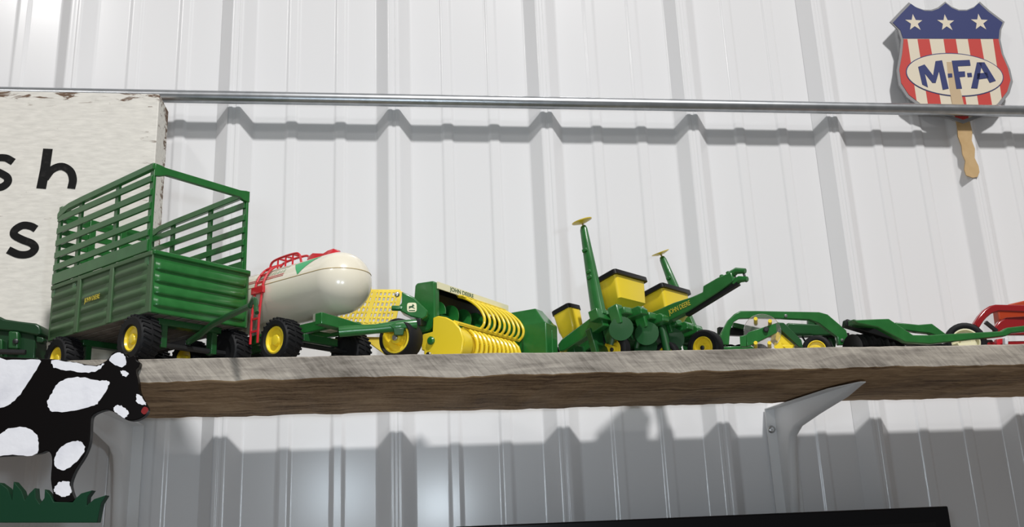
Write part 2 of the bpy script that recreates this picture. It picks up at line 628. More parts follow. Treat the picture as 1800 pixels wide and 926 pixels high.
# ---------------------------------------------------------------- painted box sign
SX1, SY0, SZ1 = -.0850, -.097, 0.58034
sign, _ = thing('box_sign', 'white distressed wooden box sign with black painted letters', 'sign', (SX1, SY0, ZT))
HS = SZ1 - ZT
b = B()
b.lohi((-.62, 0, 0), (0, .056, HS))
so = b.build('sign_box', 'sign', sign, bevel=.0012)


def stroke(b, pts, w, y0, y1):
    """A brush stroke: flat ribbon of width w (number or list) with a small thickness."""
    P = [Vector((p[0], p[1])) for p in pts]
    ws = w if isinstance(w, list) else [w] * len(P)
    L_, R_ = [], []
    for i, p in enumerate(P):
        t = (P[min(i + 1, len(P) - 1)] - P[max(i - 1, 0)]).normalized()
        nrm = Vector((-t.y, t.x)) * ws[i] / 2
        L_.append(p + nrm)
        R_.append(p - nrm)
    rings = [[(l.x, y0, l.y), (r.x, y0, r.y), (r.x, y1, r.y), (l.x, y1, l.y)] for l, r in zip(L_, R_)]
    b.loft(rings)


def sgn(pts):                         # world x, z on the sign face -> sign space
    return [(x - SX1, z - ZT) for x, z in pts]


b = B()
stroke(b, sgn([(-0.21964, 0.49895), (-0.22067, 0.47125), (-0.22307, 0.44388)]), .0118, -.0005, .001)
stroke(b, [tuple(p) for p in smooth_path([Vector((*p, 0)) for p in sgn([(-0.21949, 0.45793), (-0.2122, 0.46976), (-0.20077, 0.47461), (-0.18978, 0.46841), (-0.18533, 0.45666), (-0.18639, 0.44414)])])], .0098, -.0007, .001)
b.build('painted_letter', 'ink', so, label='black painted letter h')
S1 = [(-0.22431, 0.38942), (-0.23146, 0.3932), (-0.24104, 0.39394), (-0.24927, 0.38788), (-0.24929, 0.3811), (-0.23925, 0.37508), (-0.22726, 0.36981), (-0.22326, 0.36306), (-0.22939, 0.35635), (-0.24145, 0.35564), (-0.25479, 0.36163)]
b = B()
stroke(b, [(p.x, p.y) for p in smooth_path([Vector((*p, 0)) for p in sgn(S1)])], .0096, -.0006, .001)
b.build('painted_letter', 'ink', so, label='black painted letter s')
S2 = [(-0.26026, 0.48025), (-0.27044, 0.48564), (-0.28273, 0.4847), (-0.28894, 0.47836), (-0.2854, 0.47058), (-0.27382, 0.46445), (-0.26575, 0.45908), (-0.26438, 0.4521), (-0.27059, 0.44585), (-0.28141, 0.445), (-0.29157, 0.4511)]
b = B()
stroke(b, [(p.x, p.y) for p in smooth_path([Vector((*p, 0)) for p in sgn(S2)])], .0096, -.0006, .001)
b.build('painted_letter', 'ink', so, label='black painted letter s cut by the picture edge')

# ---------------------------------------------------------------- paper hand fan behind the conduit
FY = -.0225
FANX, FANZ = 1.12826, 0.69126
fan, _ = thing('hand_fan', 'shield shaped paper hand fan with stars and stripes tucked behind the conduit', 'fan', (FANX, FY, FANZ - .09))
fan.rotation_euler = (math.radians(1.0), 0, 0)


def fl(pts):
    return [(x - FANX, z - FANZ + .09) for x, z in pts]


SHIELD = fl([(1.07249, 0.80639), (1.08264, 0.79847), (1.09619, 0.79369), (1.10988, 0.79381), (1.12223, 0.79841), (1.13767, 0.80998), (1.14801, 0.80087), (1.15984, 0.796), (1.1745, 0.79653), (1.18836, 0.80236), (1.2005, 0.81234), (1.21478, 0.79685), (1.23898, 0.77606), (1.23022, 0.76141), (1.22503, 0.74249), (1.22571, 0.71646), (1.23256, 0.68898), (1.23321, 0.66705), (1.22325, 0.64613), (1.2015, 0.62302), (1.17273, 0.60643), (1.13313, 0.59229), (1.10194, 0.60335), (1.06282, 0.61846), (1.04211, 0.63572), (1.03169, 0.65683), (1.03228, 0.68194), (1.04193, 0.71118), (1.04826, 0.73699), (1.04523, 0.75534), (1.03363, 0.76904), (1.05218, 0.78722)])
SCX = sum(p[0] for p in SHIELD) / len(SHIELD)
SCZ = sum(p[1] for p in SHIELD) / len(SHIELD)
INNER = [(SCX + (x - SCX) * .955, SCZ + (z - SCZ) * .957) for x, z in SHIELD]


def slab(name, poly, y0, y1, m, parent, **kw):
    return B().prism([(x, y0, z) for x, z in poly], (0, y1 - y0, 0)).build(name, m, parent, **kw)


def clip(poly, quad):
    """Clip a polygon by a convex one (x, z)."""
    area = sum(quad[i - 1][0] * quad[i][1] - quad[i][0] * quad[i - 1][1] for i in range(len(quad)))
    if area < 0:
        quad = quad[::-1]
    out = list(poly)
    for i in range(len(quad)):
        a, b = quad[i - 1], quad[i]
        src, out = out, []
        side = lambda p: (b[0] - a[0]) * (p[1] - a[1]) - (b[1] - a[1]) * (p[0] - a[0])
        for j in range(len(src)):
            p, q = src[j - 1], src[j]
            sp, sq = side(p), side(q)
            if (sp >= 0) != (sq >= 0):
                t = sp / (sp - sq)
                out.append((p[0] + (q[0] - p[0]) * t, p[1] + (q[1] - p[1]) * t))
            if sq >= 0:
                out.append(q)
        if not out:
            return []
    return out


board = slab('fan_board', SHIELD, 0, .0022, 'rim', fan, bevel=.0004, label='grey rimmed shield board')
slab('printed_face', INNER, -.0003, .0005, 'paper', board, label='cream printed face')
FIELD = fl([(1.01549, 0.82537), (1.27988, 0.83581), (1.2614, 0.74512), (1.00196, 0.73775)])
slab('star_field', clip(INNER, FIELD), -.0007, 0, 'blue', board, label='navy blue field above the stripes')
for q in ([(1.01941, 0.73719), (1.0591, 0.73843), (1.05743, 0.58678), (0.99551, 0.58573)], [(1.07691, 0.73899), (1.09765, 0.73964), (1.09982, 0.5875), (1.0765, 0.58711)],
          [(1.12278, 0.74042), (1.14442, 0.7411), (1.14289, 0.58824), (1.11938, 0.58784)], [(1.16615, 0.74177), (1.18869, 0.74248), (1.18773, 0.589), (1.16403, 0.5886)],
          [(1.21133, 0.74318), (1.27241, 0.74509), (1.24045, 0.5899), (1.20548, 0.5893)]):
    c_ = clip(INNER, fl(q))
    if c_:
        slab('red_stripe', c_, -.0006, 0, 'print_red', board)
for (cx, cz) in fl([(1.07542, 0.76823), (1.13195, 0.76978), (1.19266, 0.77297)]):
    st = []
    for k in range(10):
        r = .0158 if k % 2 == 0 else .0062
        a = math.pi / 2 + math.pi * k / 5
        st.append((cx + r * math.cos(a), cz + r * math.sin(a)))
    slab('star', st, -.0010, 0, 'paper', board)
OV = [(1.13206, 0.67691), (1.21729, 0.67578), (1.13905, 0.71544)]
(ox_, oz_), (ex_, _e), (_t, ez_) = fl(OV)
slab('oval_outline', ellipse(ox_, oz_, ex_ - ox_, ez_ - oz_, 56), -.0009, 0, 'blue', board)
slab('oval', ellipse(ox_, oz_, ex_ - ox_ - .0016, ez_ - oz_ - .0016, 56), -.0012, 0, 'paper', board)
slab('stain_stripe', fl([(1.12073, 0.6988), (1.13324, 0.69914), (1.1382, 0.62352), (1.11844, 0.62312), (1.1176, 0.65167)]), -.0014, 0, 'stain', board)
L_M = fl([(1.06948, 0.6887), (1.08119, 0.69336), (1.09302, 0.67412), (1.10137, 0.69973), (1.11304, 0.70151), (1.11618, 0.65164), (1.10555, 0.64924), (1.10457, 0.68164), (1.09535, 0.6612), (1.0897, 0.66107), (1.07916, 0.67738), (1.08058, 0.65297), (1.0716, 0.65777)])
L_F = fl([(1.13006, 0.70125), (1.16192, 0.7036), (1.1618, 0.69334), (1.139, 0.69163), (1.1387, 0.68216), (1.14985, 0.68281), (1.14881, 0.67334), (1.13868, 0.67236), (1.13959, 0.65217), (1.12952, 0.65122)])
slab('letter_m', L_M, -.0017, 0, 'blue', board)
slab('letter_f', L_F, -.0017, 0, 'blue', board)
b = B()
for q in ([(1.17407, 0.69953), (1.18345, 0.69978), (1.16667, 0.6528), (1.15574, 0.65327)], [(1.17696, 0.69961), (1.18743, 0.69989), (1.20162, 0.66738), (1.19011, 0.66347)], [(1.17104, 0.67971), (1.18896, 0.68163), (1.19037, 0.67219), (1.16826, 0.66874)]):
    b.prism([(x, -.0017, z) for x, z in fl(q)], (0, .0017, 0))
b.build('letter_a', 'blue', board)
slab('dot', fl([(1.11914, 0.67803), (1.12668, 0.67858), (1.12615, 0.67169), (1.11855, 0.67078)]), -.0017, 0, 'blue', board)
slab('dot', fl([(1.15325, 0.67999), (1.1612, 0.68055), (1.16091, 0.67328), (1.15297, 0.67272)]), -.0017, 0, 'blue', board)
HANDLE = fl([(1.12172, 0.61609), (1.14819, 0.61661), (1.14597, 0.59533), (1.14689, 0.57777), (1.14355, 0.56374), (1.14652, 0.54988), (1.14323, 0.53428), (1.14757, 0.52056), (1.14735, 0.51029), (1.14239, 0.50239), (1.13417, 0.50095), (1.12389, 0.50494), (1.12234, 0.51516), (1.12662, 0.52892), (1.12365, 0.54093), (1.12447, 0.55478), (1.12108, 0.57038), (1.12289, 0.5879)])
slab('stick_handle', HANDLE, .0022, .0040, 'stick', fan, label='wavy pale wood stick handle')

# ---------------------------------------------------------------- cow cutout on the shelf front
CY = -.3535
COWX, COWZ = -0.10761, 0.02149
cow, _ = thing('cow_cutout', 'flat wooden black and white cow cutout standing in green grass', 'cutout', (COWX, CY, COWZ))


def cl(pts):
    return [(x - COWX, z - COWZ) for x, z in pts]


def rounded(pts, k=4):
    return [(p.x, p.y) for p in smooth_loop([Vector((x, z, 0)) for x, z in pts], k)]


def brushed(pts):
    """Slightly ragged brush edge."""
    return [(x + random.uniform(-.0007, .0007), z + random.uniform(-.0006, .0006)) for x, z in pts]


COW = cl([(-0.23469, 0.17403), (-0.19947, 0.17788), (-0.15185, 0.17745), (-0.116, 0.17516), (-0.10334, 0.17452), (-0.08757, 0.17215), (-0.07364, 0.16899), (-0.06374, 0.16755), (-0.05707, 0.17034), (-0.05279, 0.17381), (-0.04888, 0.17982), (-0.04384, 0.18141), (-0.03698, 0.17962), (-0.03392, 0.17536), (-0.02806, 0.17694), (-0.02617, 0.17229), (-0.02303, 0.16971), (-0.02375, 0.16554), (-0.02629, 0.16184), (-0.02371, 0.15243), (-0.02162, 0.14143), (-0.01648, 0.13165), (-0.01293, 0.12522), (-0.01344, 0.12075), (-0.01709, 0.11636), (-0.02472, 0.11352), (-0.0326, 0.11474), (-0.0428, 0.12149), (-0.05079, 0.12454), (-0.06211, 0.12036), (-0.0643, 0.11356), (-0.06388, 0.09554), (-0.06759, 0.08178), (-0.07488, 0.06826), (-0.07809, 0.05669), (-0.07632, 0.04889), (-0.0739, 0.03994), (-0.0895, 0.04052), (-0.09235, 0.04754), (-0.09579, 0.06118), (-0.0961, 0.07776), (-0.09825, 0.08509), (-0.10241, 0.08719), (-0.10882, 0.08502), (-0.13124, 0.08376), (-0.1647, 0.08325), (-0.18689, 0.08355), (-0.18653, 0.06429), (-0.18331, 0.04401), (-0.20061, 0.04465), (-0.20484, 0.06491), (-0.2108, 0.08431), (-0.22641, 0.09252), (-0.23584, 0.12403), (-0.23987, 0.15595)])
body = slab('cow_body', rounded(COW, 3), 0, .0105, 'cow', cow, bevel=.0008, label='black painted cow body')
GRASS = cl([(-0.2236, 0.027), (-0.22609, 0.04672), (-0.2187, 0.05968), (-0.21163, 0.04619), (-0.20073, 0.06096), (-0.19518, 0.04464), (-0.18394, 0.05751), (-0.17522, 0.04484), (-0.16591, 0.06013), (-0.1587, 0.04423), (-0.15079, 0.05634), (-0.146, 0.04566), (-0.14003, 0.05961), (-0.13204, 0.05376), (-0.12739, 0.04403), (-0.12745, 0.05995), (-0.11975, 0.05141), (-0.11614, 0.04266), (-0.11295, 0.04828), (-0.10821, 0.0535), (-0.10662, 0.04422), (-0.10277, 0.03872), (-0.09914, 0.04394), (-0.09948, 0.05203), (-0.09415, 0.04664), (-0.0906, 0.04018), (-0.07384, 0.03917), (-0.07132, 0.04292), (-0.06694, 0.047), (-0.05731, 0.04956), (-0.06119, 0.04351), (-0.06134, 0.03563), (-0.05517, 0.04136), (-0.04462, 0.04465), (-0.04863, 0.03727), (-0.04988, 0.02867), (-0.05075, 0.02011)])
slab('grass', GRASS, -.0022, .0105, 'grass', cow, bevel=.0005, label='dark green cut-out grass at the cow feet')
for pts in ([(-0.16683, 0.17443), (-0.13999, 0.17394), (-0.11627, 0.17392), (-0.11626, 0.16731), (-0.12596, 0.14744), (-0.13607, 0.1335), (-0.14513, 0.1293), (-0.1624, 0.13213)],
            [(-0.10362, 0.17328), (-0.0875, 0.17132), (-0.07357, 0.16815), (-0.06269, 0.1667), (-0.05642, 0.1695), (-0.05956, 0.16415), (-0.06908, 0.16061), (-0.08678, 0.16261), (-0.10061, 0.16536), (-0.1034, 0.16851)],
            [(-0.10304, 0.13777), (-0.09819, 0.14846), (-0.08999, 0.15443), (-0.07654, 0.15621), (-0.06068, 0.153), (-0.05122, 0.15197), (-0.0503, 0.14742), (-0.05729, 0.13365), (-0.06461, 0.12772), (-0.08358, 0.12354), (-0.09994, 0.12415), (-0.10501, 0.13174)],
            [(-0.15284, 0.09421), (-0.14446, 0.1038), (-0.13742, 0.10855), (-0.12436, 0.11018), (-0.11441, 0.10494), (-0.10951, 0.09687), (-0.11156, 0.08413), (-0.13128, 0.08415), (-0.14996, 0.08434)],
            [(-0.09332, 0.08061), (-0.08846, 0.09031), (-0.07936, 0.09539), (-0.07167, 0.09477), (-0.06736, 0.08869), (-0.06969, 0.08184), (-0.07755, 0.07324), (-0.08572, 0.06901), (-0.09227, 0.07274)],
            [(-0.0915, 0.0529), (-0.08762, 0.05799), (-0.07975, 0.05849), (-0.07818, 0.05321), (-0.07657, 0.04735), (-0.0818, 0.04465), (-0.08757, 0.0464), (-0.09105, 0.0498)],
            [(-0.05193, 0.17275), (-0.04684, 0.17894), (-0.03927, 0.17839), (-0.03517, 0.17036), (-0.03897, 0.16521), (-0.04507, 0.16783)],
            [(-0.04009, 0.16148), (-0.03413, 0.16074), (-0.0329, 0.15718), (-0.03698, 0.15623)],
            [(-0.02434, 0.13779), (-0.0204, 0.1377), (-0.01501, 0.13018), (-0.01627, 0.12837), (-0.02291, 0.13078)],
            [(-0.04429, 0.126), (-0.03899, 0.12831), (-0.03083, 0.12322), (-0.03085, 0.11774), (-0.03466, 0.11642), (-0.04182, 0.12147)]):
    slab('white_patch', brushed(rounded(cl(pts), 5)), -.0005, .001, 'cow_white', body)
slab('red_mouth', rounded(cl([(-0.0186, 0.12169), (-0.01652, 0.12613), (-0.01335, 0.12564), (-0.01219, 0.12275), (-0.01529, 0.11896)]), 3), -.0006, .001, 'cow_red', body)


# ================================================================ toys on the shelf
# Each toy's own space: x ahead (towards its hitch), y to its left, z up; origin on the shelf top.

# ---------------------------------------------------------------- barge wagon with slatted rack
wagon, wi = thing('toy_wagon', 'green toy hay wagon with tall slatted rack, leftmost large toy on shelf', 'toy wagon', (-.0233, -.33, ZT), -45)
WL, WW, W0, W1 = .204, .121, .0505, .1135
b = B()
b.lohi((-WL + .002, .002, W0 + .003), (-.002, WW - .002, W0 + .006))
b.build('bed_floor', 'planks', wagon)
for k in range(9):                                # grooved planks of the floor seen from below
    y = .006 + k * .0136
    B().lohi((-WL + .003, y - .0055, W0 - .0002), (-.003, y + .0055, W0 + .0032)).build('floor_plank', 'planks', wagon, bevel=.0006)
for y0, y1, out in ((0, .003, -1), (WW - .003, WW, 1)):
    sp = B().lohi((-WL, y0, W0), (0, y1, W1)).build('side_panel', 'green_dull', wagon, bevel=.0006)
    ys = y0 if out < 0 else y1
    for (xa, xb) in ((-WL + .004, -WL + .058), (-WL + .068, -.078), (-.070, -.008)):
        for k in range(4):
            z = W0 + .011 + k * .0132
            B().loft([[(x, ys, z - .0042), (x, ys + out * d, z - .0012), (x, ys + out * d, z + .0012), (x, ys, z + .0042)] for x, d in ((xa, .0002), (xa + .006, .0024), (xb - .006, .0024), (xb, .0002))]).build('pressed_rib', 'green_dull', sp, sharp=60)
    for x in (-WL + .063, -.074):
        B().lohi((x - .0035, ys, W0), (x + .0035, ys + out * .0022, W1)).build('stake_post', 'green_dull', sp, bevel=.0006)
    B().lohi((-WL, ys - .002, W1 - .003), (0, ys + .002, W1 + .002)).build('rim_rail', 'green_dull', sp, bevel=.0008)
for x0, x1, out in ((-.004, 0, 1), (-WL, -WL + .003, -1)):
    fp = B().lohi((x0, .0005, W0), (x1, WW - .0005, W1)).build('end_panel', 'green', wagon, bevel=.0016, seg=3)
    xs = x1 if out > 0 else x0
    for k in range(4):
        z = W0 + .0125 + k * .0128
        B().loft([[(xs, y, z - .0056), (xs + out * d * .8, y, z - .0046), (xs + out * d, y, z - .0028), (xs + out * d * .55, y, z + .0035), (xs, y, z + .0056)] for y, d in ((.004, .0003), (.010, .0030), (WW - .010, .0030), (WW - .004, .0003))]).build('pressed_rib', 'green', fp, sharp=70)
    B().lohi((xs - .003, 0, W1 - .002), (xs + .003, WW, W1 + .003)).build('rim_rail', 'green', fp, bevel=.0012)
text('side_lettering', 'JOHN DEERE', .0075, axes((-.1085, -.0027, .0835), (1, 0, 0), (0, 0, 1), (0, -1, 0)), 'decal_yellow', wagon, xscale=.72)
# rack
RT = .2125
slz = (.197, .182, .167, .152, .137)
for ys in (-.001, WW - .003):
    for x in (-.201, -.155, -.0775, -.010):
        B().lohi((x - .0036, ys + .0005, W1 - .012), (x + .0036, ys + .0035, RT)).build('rack_post', 'green', wagon, bevel=.0005)
    for z in slz:
        B().lohi((-.203, ys - .0012, z - .0037), (-.008, ys + .0014, z + .0037)).build('rack_slat', 'green', wagon, bevel=.0005)
    B().lohi((-.203, ys - .0012, W1 + .003), (-.008, ys + .0014, W1 + .016)).build('rack_slat', 'green', wagon, bevel=.0005)
    pr = [(-.204, RT - .009), (-.198, RT - .004), (-.18, RT - .001), (-.15, RT), (-.006, RT + .0015), (-.006, RT - .0055), (-.15, RT - .0075), (-.18, RT - .0085), (-.204, RT - .0155)]
    B().prism([(x, ys - .0016, z) for x, z in pr], (0, .005, 0)).build('top_rail', 'green', wagon, bevel=.0006)
for z in slz + (.121,):
    h = .0037 if z > .125 else .006
    B().lohi((-.2035, .001, z - h), (-.2005, WW - .003, z + h)).build('rack_slat', 'green', wagon, bevel=.0005)
for y in (.040, .080):
    B().lohi((-.2015, y - .004, W1 - .01), (-.1985, y + .004, RT - .008)).build('rack_post', 'green', wagon, bevel=.0005)
B().lohi((-.2045, 0, RT - .017), (-.2005, WW - .002, RT - .0075)).build('top_rail', 'green', wagon, bevel=.0006)
b = B()
b.prism([(-.0105, .0, RT + .0015), (-.0105, .008, RT + .0008), (-.0105, .012, RT - .0002), (-.0105, WW - .012, RT - .0002), (-.0105, WW - .006, RT + .0008), (-.0105, WW + .001, RT + .0015), (-.0105, WW + .001, RT - .012),
         (-.0105, WW - .007, RT - .011), (-.0105, WW - .013, RT - .0085), (-.0105, .014, RT - .0085), (-.0105, .008, RT - .011), (-.0105, .0, RT - .013)], (.005, 0, 0))
b.build('front_rail', 'green', wagon, bevel=.0006)
# running gear
for x in (-.022, -.172):
    B().tube([(x, .005, .0235), (x, WW - .004, .0235)], .0032, 8).build('axle', 'dark_metal', wagon)
    B().lohi((x - .006, .022, W0 - .007), (x + .006, WW - .022, W0)).build('bolster', 'green_dark', wagon, bevel=.0008)
    for y in (.030, WW - .030):
        B().lohi((x - .005, y - .0035, .020), (x + .005, y + .0035, W0 - .004)).build('bolster_post', 'green_dark', wagon, bevel=.0006)
    for y, s in ((.0045, -1), (WW - .0045, 1)):
        wheel(wagon, (x, y, .0255), .0255, .022, (0, s, 0), rim_r=.52, bolt=None, dish=.15)
B().bar((-.17, WW / 2, .030), (-.02, WW / 2, .030), .007, .007).build('reach_pole', 'dark_metal', wagon, bevel=.0006)
TNG = [(0.0213, 0.055, 0.0413), (0.0354, 0.05, 0.0383), (0.0715, 0.043, 0.0402), (0.1181, 0.035, 0.0419)]
B().tube([(-.020, WW / 2, .030), (.004, .058, .034)] + TNG[1:], [.0034, .0036, .0034, .0032, .003], 8).build('tongue', 'green_dark', wagon)
e = Vector(TNG[-1])
B().tube(smooth_path([e, e + Vector((.010, -.004, .004)), e + Vector((.016, -.006, .001)), e + Vector((.018, -.007, -.008)), e + Vector((.021, -.008, -.012))]), .0022, 8).build('hitch_hook', 'green_dark', wagon)

# ---------------------------------------------------------------- nurse tank wagon
tank, ti = thing('toy_tank_wagon', 'cream toy nurse tank wagon with red ladder on green running gear', 'toy tank', (0.16575, -.288, ZT), -44)
tank.scale = (1.03, 1.03, 1.03)
TR, TC, TL = .0335, .0872, .150
prof = [(0, TR)] + [(TR * math.sin(a), TR * math.cos(a)) for a in [math.radians(6 * k) for k in range(1, 16)]]
prof += [(TR, -TL * k / 6) for k in range(1, 7)]
prof += [(TR * math.cos(a), -TL - TR * math.sin(a)) for a in [math.radians(9 * k) for k in range(1, 11)]]
tb = B().lathe(prof, (0, 0, TC), (1, 0, 0), 56).build('tank', 'cream', tank, sharp=60)


def on_tank(x, ang, d=.0002):
    """Point on the tank wall: ang in degrees up from the near (right-hand) side."""
    a = math.radians(ang)
    r = TR + d
    if x > 0:
        r = math.sqrt(max((TR + d) ** 2 - x * x, 1e-8))
    return (x, -r * math.cos(a), TC + r * math.sin(a))


sm = []
zs = .0085
rs = math.sqrt(TR ** 2 - zs ** 2)
for k in range(25):
    a = math.radians(-90 + 180 * k / 24)
    sm.append((rs * math.cos(a) + .0001, rs * math.sin(a), TC + zs))
sm += [(-TL * k / 8, rs, TC + zs) for k in range(1, 9)]
sm += [(-TL - rs * math.sin(math.radians(15 * k)), rs * math.cos(math.radians(15 * k)), TC + zs) for k in range(1, 12)]
sm += [(-TL + TL * k / 8, -rs, TC + zs) for k in range(0, 8)]
B().tube(sm, .00055, 6, closed=True).build('mould_seam', 'seam', tb)


def patch(name, corners, m, nx=8, ny=8, d=.00035):
    """Decal bent to the tank wall between four (x, angle) corners."""
    b = B()
    (a, bb, c, dd) = corners
    g = []
    for i in range(nx + 1):
        for j in range(ny + 1):
            s, t = i / nx, j / ny
            x = (a[0] * (1 - s) + bb[0] * s) * (1 - t) + (dd[0] * (1 - s) + c[0] * s) * t
            an = (a[1] * (1 - s) + bb[1] * s) * (1 - t) + (dd[1] * (1 - s) + c[1] * s) * t
            g.append(on_tank(x, an, d))
    W = ny + 1
    b.add(g, [(i * W + j, (i + 1) * W + j, (i + 1) * W + j + 1, i * W + j + 1) for i in range(nx) for j in range(ny)])
    return b.build(name, m, tb, doubles=True)


patch('green_triangle', ((-.031, 17), (-.031, 17), (-.008, 58), (-.046, 49)), 'decal_green')
random.seed(11)
for row, (a0, a1) in enumerate(((46, 56), (33, 43))):     # worn lettering, no longer readable
    x = -.105
    while x < -.056:
        wd = random.uniform(.0028, .0042)
        patch('worn_letter', ((x, a0), (x + wd, a0 + random.uniform(0, 3)), (x + wd * random.uniform(.6, 1), a1), (x + wd * .2, a1 - random.uniform(0, 3))), 'decal_pale', 2, 3)
        x += wd + .0016
for a0 in (24.5, 28.5):
    patch('red_stripe', ((-.150, a0), (-.056, a0), (-.056, a0 + 1.6), (-.150, a0 + 1.6)), 'red_faded', 16, 1)
patch('worn_letter', ((-.146, 35), (-.132, 35), (-.133, 52), (-.145, 52)), 'decal_pale', 3, 4)
# red top fittings and ladder
b = B()
b.loft([[(x, -w_, TC + TR * .93 + h * 0), (x, -w_ * .7, TC + TR + h), (x, w_ * .7, TC + TR + h), (x, w_, TC + TR * .93)] for x, w_, h in
        ((-.049, .004, .0008), (-.045, .008, .0045), (-.037, .009, .0065), (-.030, .008, .005), (-.022, .0065, .0035), (-.014, .0075, .0050), (-.006, .007, .0055), (-.001, .003, .001))])
b.build('valve_cover', 'red', tank, sharp=60)
for dy in (-.008, .006):
    B().tube(smooth_path([(-.106, dy, TC + TR - .001), (-.103, dy, TC + TR + .008), (-.090, dy, TC + TR + .011), (-.066, dy, TC + TR + .0115), (-.057, dy, TC + TR + .009), (-.053, dy, TC + TR - .001)]), .0014, 6).build('hand_rail', 'red', tank)
for x in (-.092, -.079, -.067):
    B().tube([(x, -.008, TC + TR + .011), (x, .006, TC + TR + .011)], .0012, 6).build('rail_cross_bar', 'red', tank)
    B().tube([(x, -.008, TC + TR + .011), (x, -.0085, TC + TR - .001)], .0011, 6).build('rail_upright', 'red', tank)
LX = -.0885
for x in (LX - .006, LX + .006):
    pts = [on_tank(x, a, .003) for a in (74, 60, 45, 30, 15, 0)] + [(x, -TR - .0045, TC - .012), (x, -TR - .006, TC - .030), (x, -TR - .007, .030)]
    B().tube(smooth_path(pts, 4), .0014, 6).build('ladder_rail', 'red', tank)
for p in [on_tank(LX, a, .003) for a in (66, 50, 34, 18, 2)] + [(LX, -TR - .0052, TC - .016), (LX, -TR - .0060, TC - .030), (LX, -TR - .0068, TC - .044)]:
    B().bar((LX - .006, p[1], p[2]), (LX + .006, p[1], p[2]), .0016, .0024).build('ladder_rung', 'red', tank, bevel=.0003)
B().lohi((LX - .010, -TR - .0055, TC - .002), (LX + .010, -TR - .002, TC + .006)).build('ladder_bracket', 'red', tank, bevel=.0006)
patch('top_stripe', ((-.152, 60), (-.118, 62), (-.118, 68), (-.152, 68)), 'red', 6, 3, .001)
# saddle, frame and running gear
for x in (-.022, -.125):
    B().lohi((x - .006, -.013, .039), (x + .006, .013, TC - TR + .004)).build('saddle', 'cream', tank, bevel=.001)
for s in (-1, 1):
    B().lohi((-.198, s * .016 - .0035, .036), (.012, s * .016 + .0035, .046)).build('frame_rail', 'green', tank, bevel=.0008)
B().prism([(.006, -.040, .0475), (.006, .022, .0430), (.006, .022, .0320), (.006, -.040, .0350)], (.010, 0, 0)).build('front_cross_member', 'green', tank, bevel=.001)
for x in (-.034, -.188):
    B().tube([(x, -.046, .0232), (x, .046, .0232)], .0026, 8).build('axle', 'dark_metal', tank)
    B().lohi((x - .006, -.024, .0262), (x + .006, .024, .0345)).build('axle_block', 'green_dark', tank, bevel=.0008)
    for s in (-1, 1):
        wheel(tank, (x, s * .049, .0236), .0236, .021, (0, s, 0), rim_r=.60, bolt=None, dish=.2)
B().bar((.003, .030, .0345), (.003, .030, .013), .007, .006).build('king_post', 'green_dark', tank, bevel=.0006)

# ---------------------------------------------------------------- hay baler with yellow pickup
baler, bi = thing('toy_baler', 'green toy hay baler with yellow ribbed pickup and yellow lattice chute', 'toy baler', (.27, -.29, ZT), -38.3)
BW = .152
# tall end casting beside the feed opening
EP = [(-.0015, .0905), (-.004, .0925), (-.0255, .0935), (-.0285, .091), (-.0335, .047), (-.031, .041), (-.024, .036), (-.010, .037), (-.002, .043)]
B().prism([(x, 0, z) for x, z in EP], (0, .010, 0)).build('end_casting', 'green', baler, bevel=.0018, seg=3)
# hood over the auger
HP = [(0, .0905), (-.004, .0930), (-.026, .0935), (-.034, .070), (-.036, .040), (-.034, .040), (-.031, .070), (-.024, .0895), (-.006, .089), (-.001, .0835)]
hood = B().prism([(x, .010, z) for x, z in HP], (0, BW - .010, 0)).build('feed_hood', 'green', baler, bevel=.0008)
B().prism([(.0004, .004, .0915), (.0004, BW + .004, .0915), (.0002, BW + .004, .0838), (.0004, .004, .0838)], (-.0015, 0, 0)).build('cream_stripe', 'decal_cream', hood)
text('hood_lettering', 'JOHN DEERE', .0068, axes((.0006, .052, .0877), (0, 1, 0), (0, 0, 1), (1, 0, 0)), 'green_dark', hood, xscale=1.25)
B().prism([(x, .0102, z) for x, z in ((-.0335, .036), (-.0312, .070), (-.0245, .0885), (-.004, .0880), (-.004, .0870), (-.0235, .0875), (-.0300, .069), (-.0322, .036))], (0, BW - .0106, 0)).build('hood_liner', 'black', baler)
B().lohi((-.034, .008, .030), (.004, BW, .036)).build('feed_floor', 'green_dark', baler)
# auger with helical flighting
AX = Vector((-.0135, 0, .0560))
B().tube([(AX.x, .008, AX.z), (AX.x, BW, AX.z)], .0045, 14).build('auger_shaft', 'green_dark', baler)
b = B()
N = 150
turns = 5.2
vin, vout = [], []
for k in range(N + 1):
    a = 2 * math.pi * turns * k / N
    y = .012 + (BW - .018) * k / N
    d = Vector((math.cos(a), 0, math.sin(a)))
    vin.append(AX + Vector((0, y, 0)) + d * .004)
    vout.append(AX + Vector((0, y, 0)) + d * .0175)
rings = [[p, q, q + Vector((0, .0012, 0)), p + Vector((0, .0012, 0))] for p, q in zip(vin, vout)]
b.loft(rings)
b.build('auger_flighting', 'green', baler, sharp=50)
# yellow finger guard: wind guard rods sweeping forward and down
for k in range(9):
    y = .050 + k * .0108
    path = [(-.003, y, .0835), (.007, y - .001, .0795), (.018, y - .002, .0725), (.028, y - .003, .0630), (.0335, y - .004, .0530), (.0325, y - .004, .0450), (.0275, y - .004, .0400)]
    B().tube(smooth_path(path, 5), .0017, 8).build('guard_finger', 'yellow', baler)
B().prism([(-.004, .046, .0838), (.007, .045, .0806), (.010, .048, .0790), (.008, .138, .0800), (-.004, .142, .0838)], (0, 0, .0022)).build('guard_bar', 'yellow', baler, bevel=.0006)
b = B()
b.loft([[(.0295, y, .0405), (.0230, y, .0440), (.0215, y, .0415), (.0280, y, .0375)] for y in (.0, .060, .100, .132)])
b.build('guard_lip', 'yellow', baler, bevel=.0006)
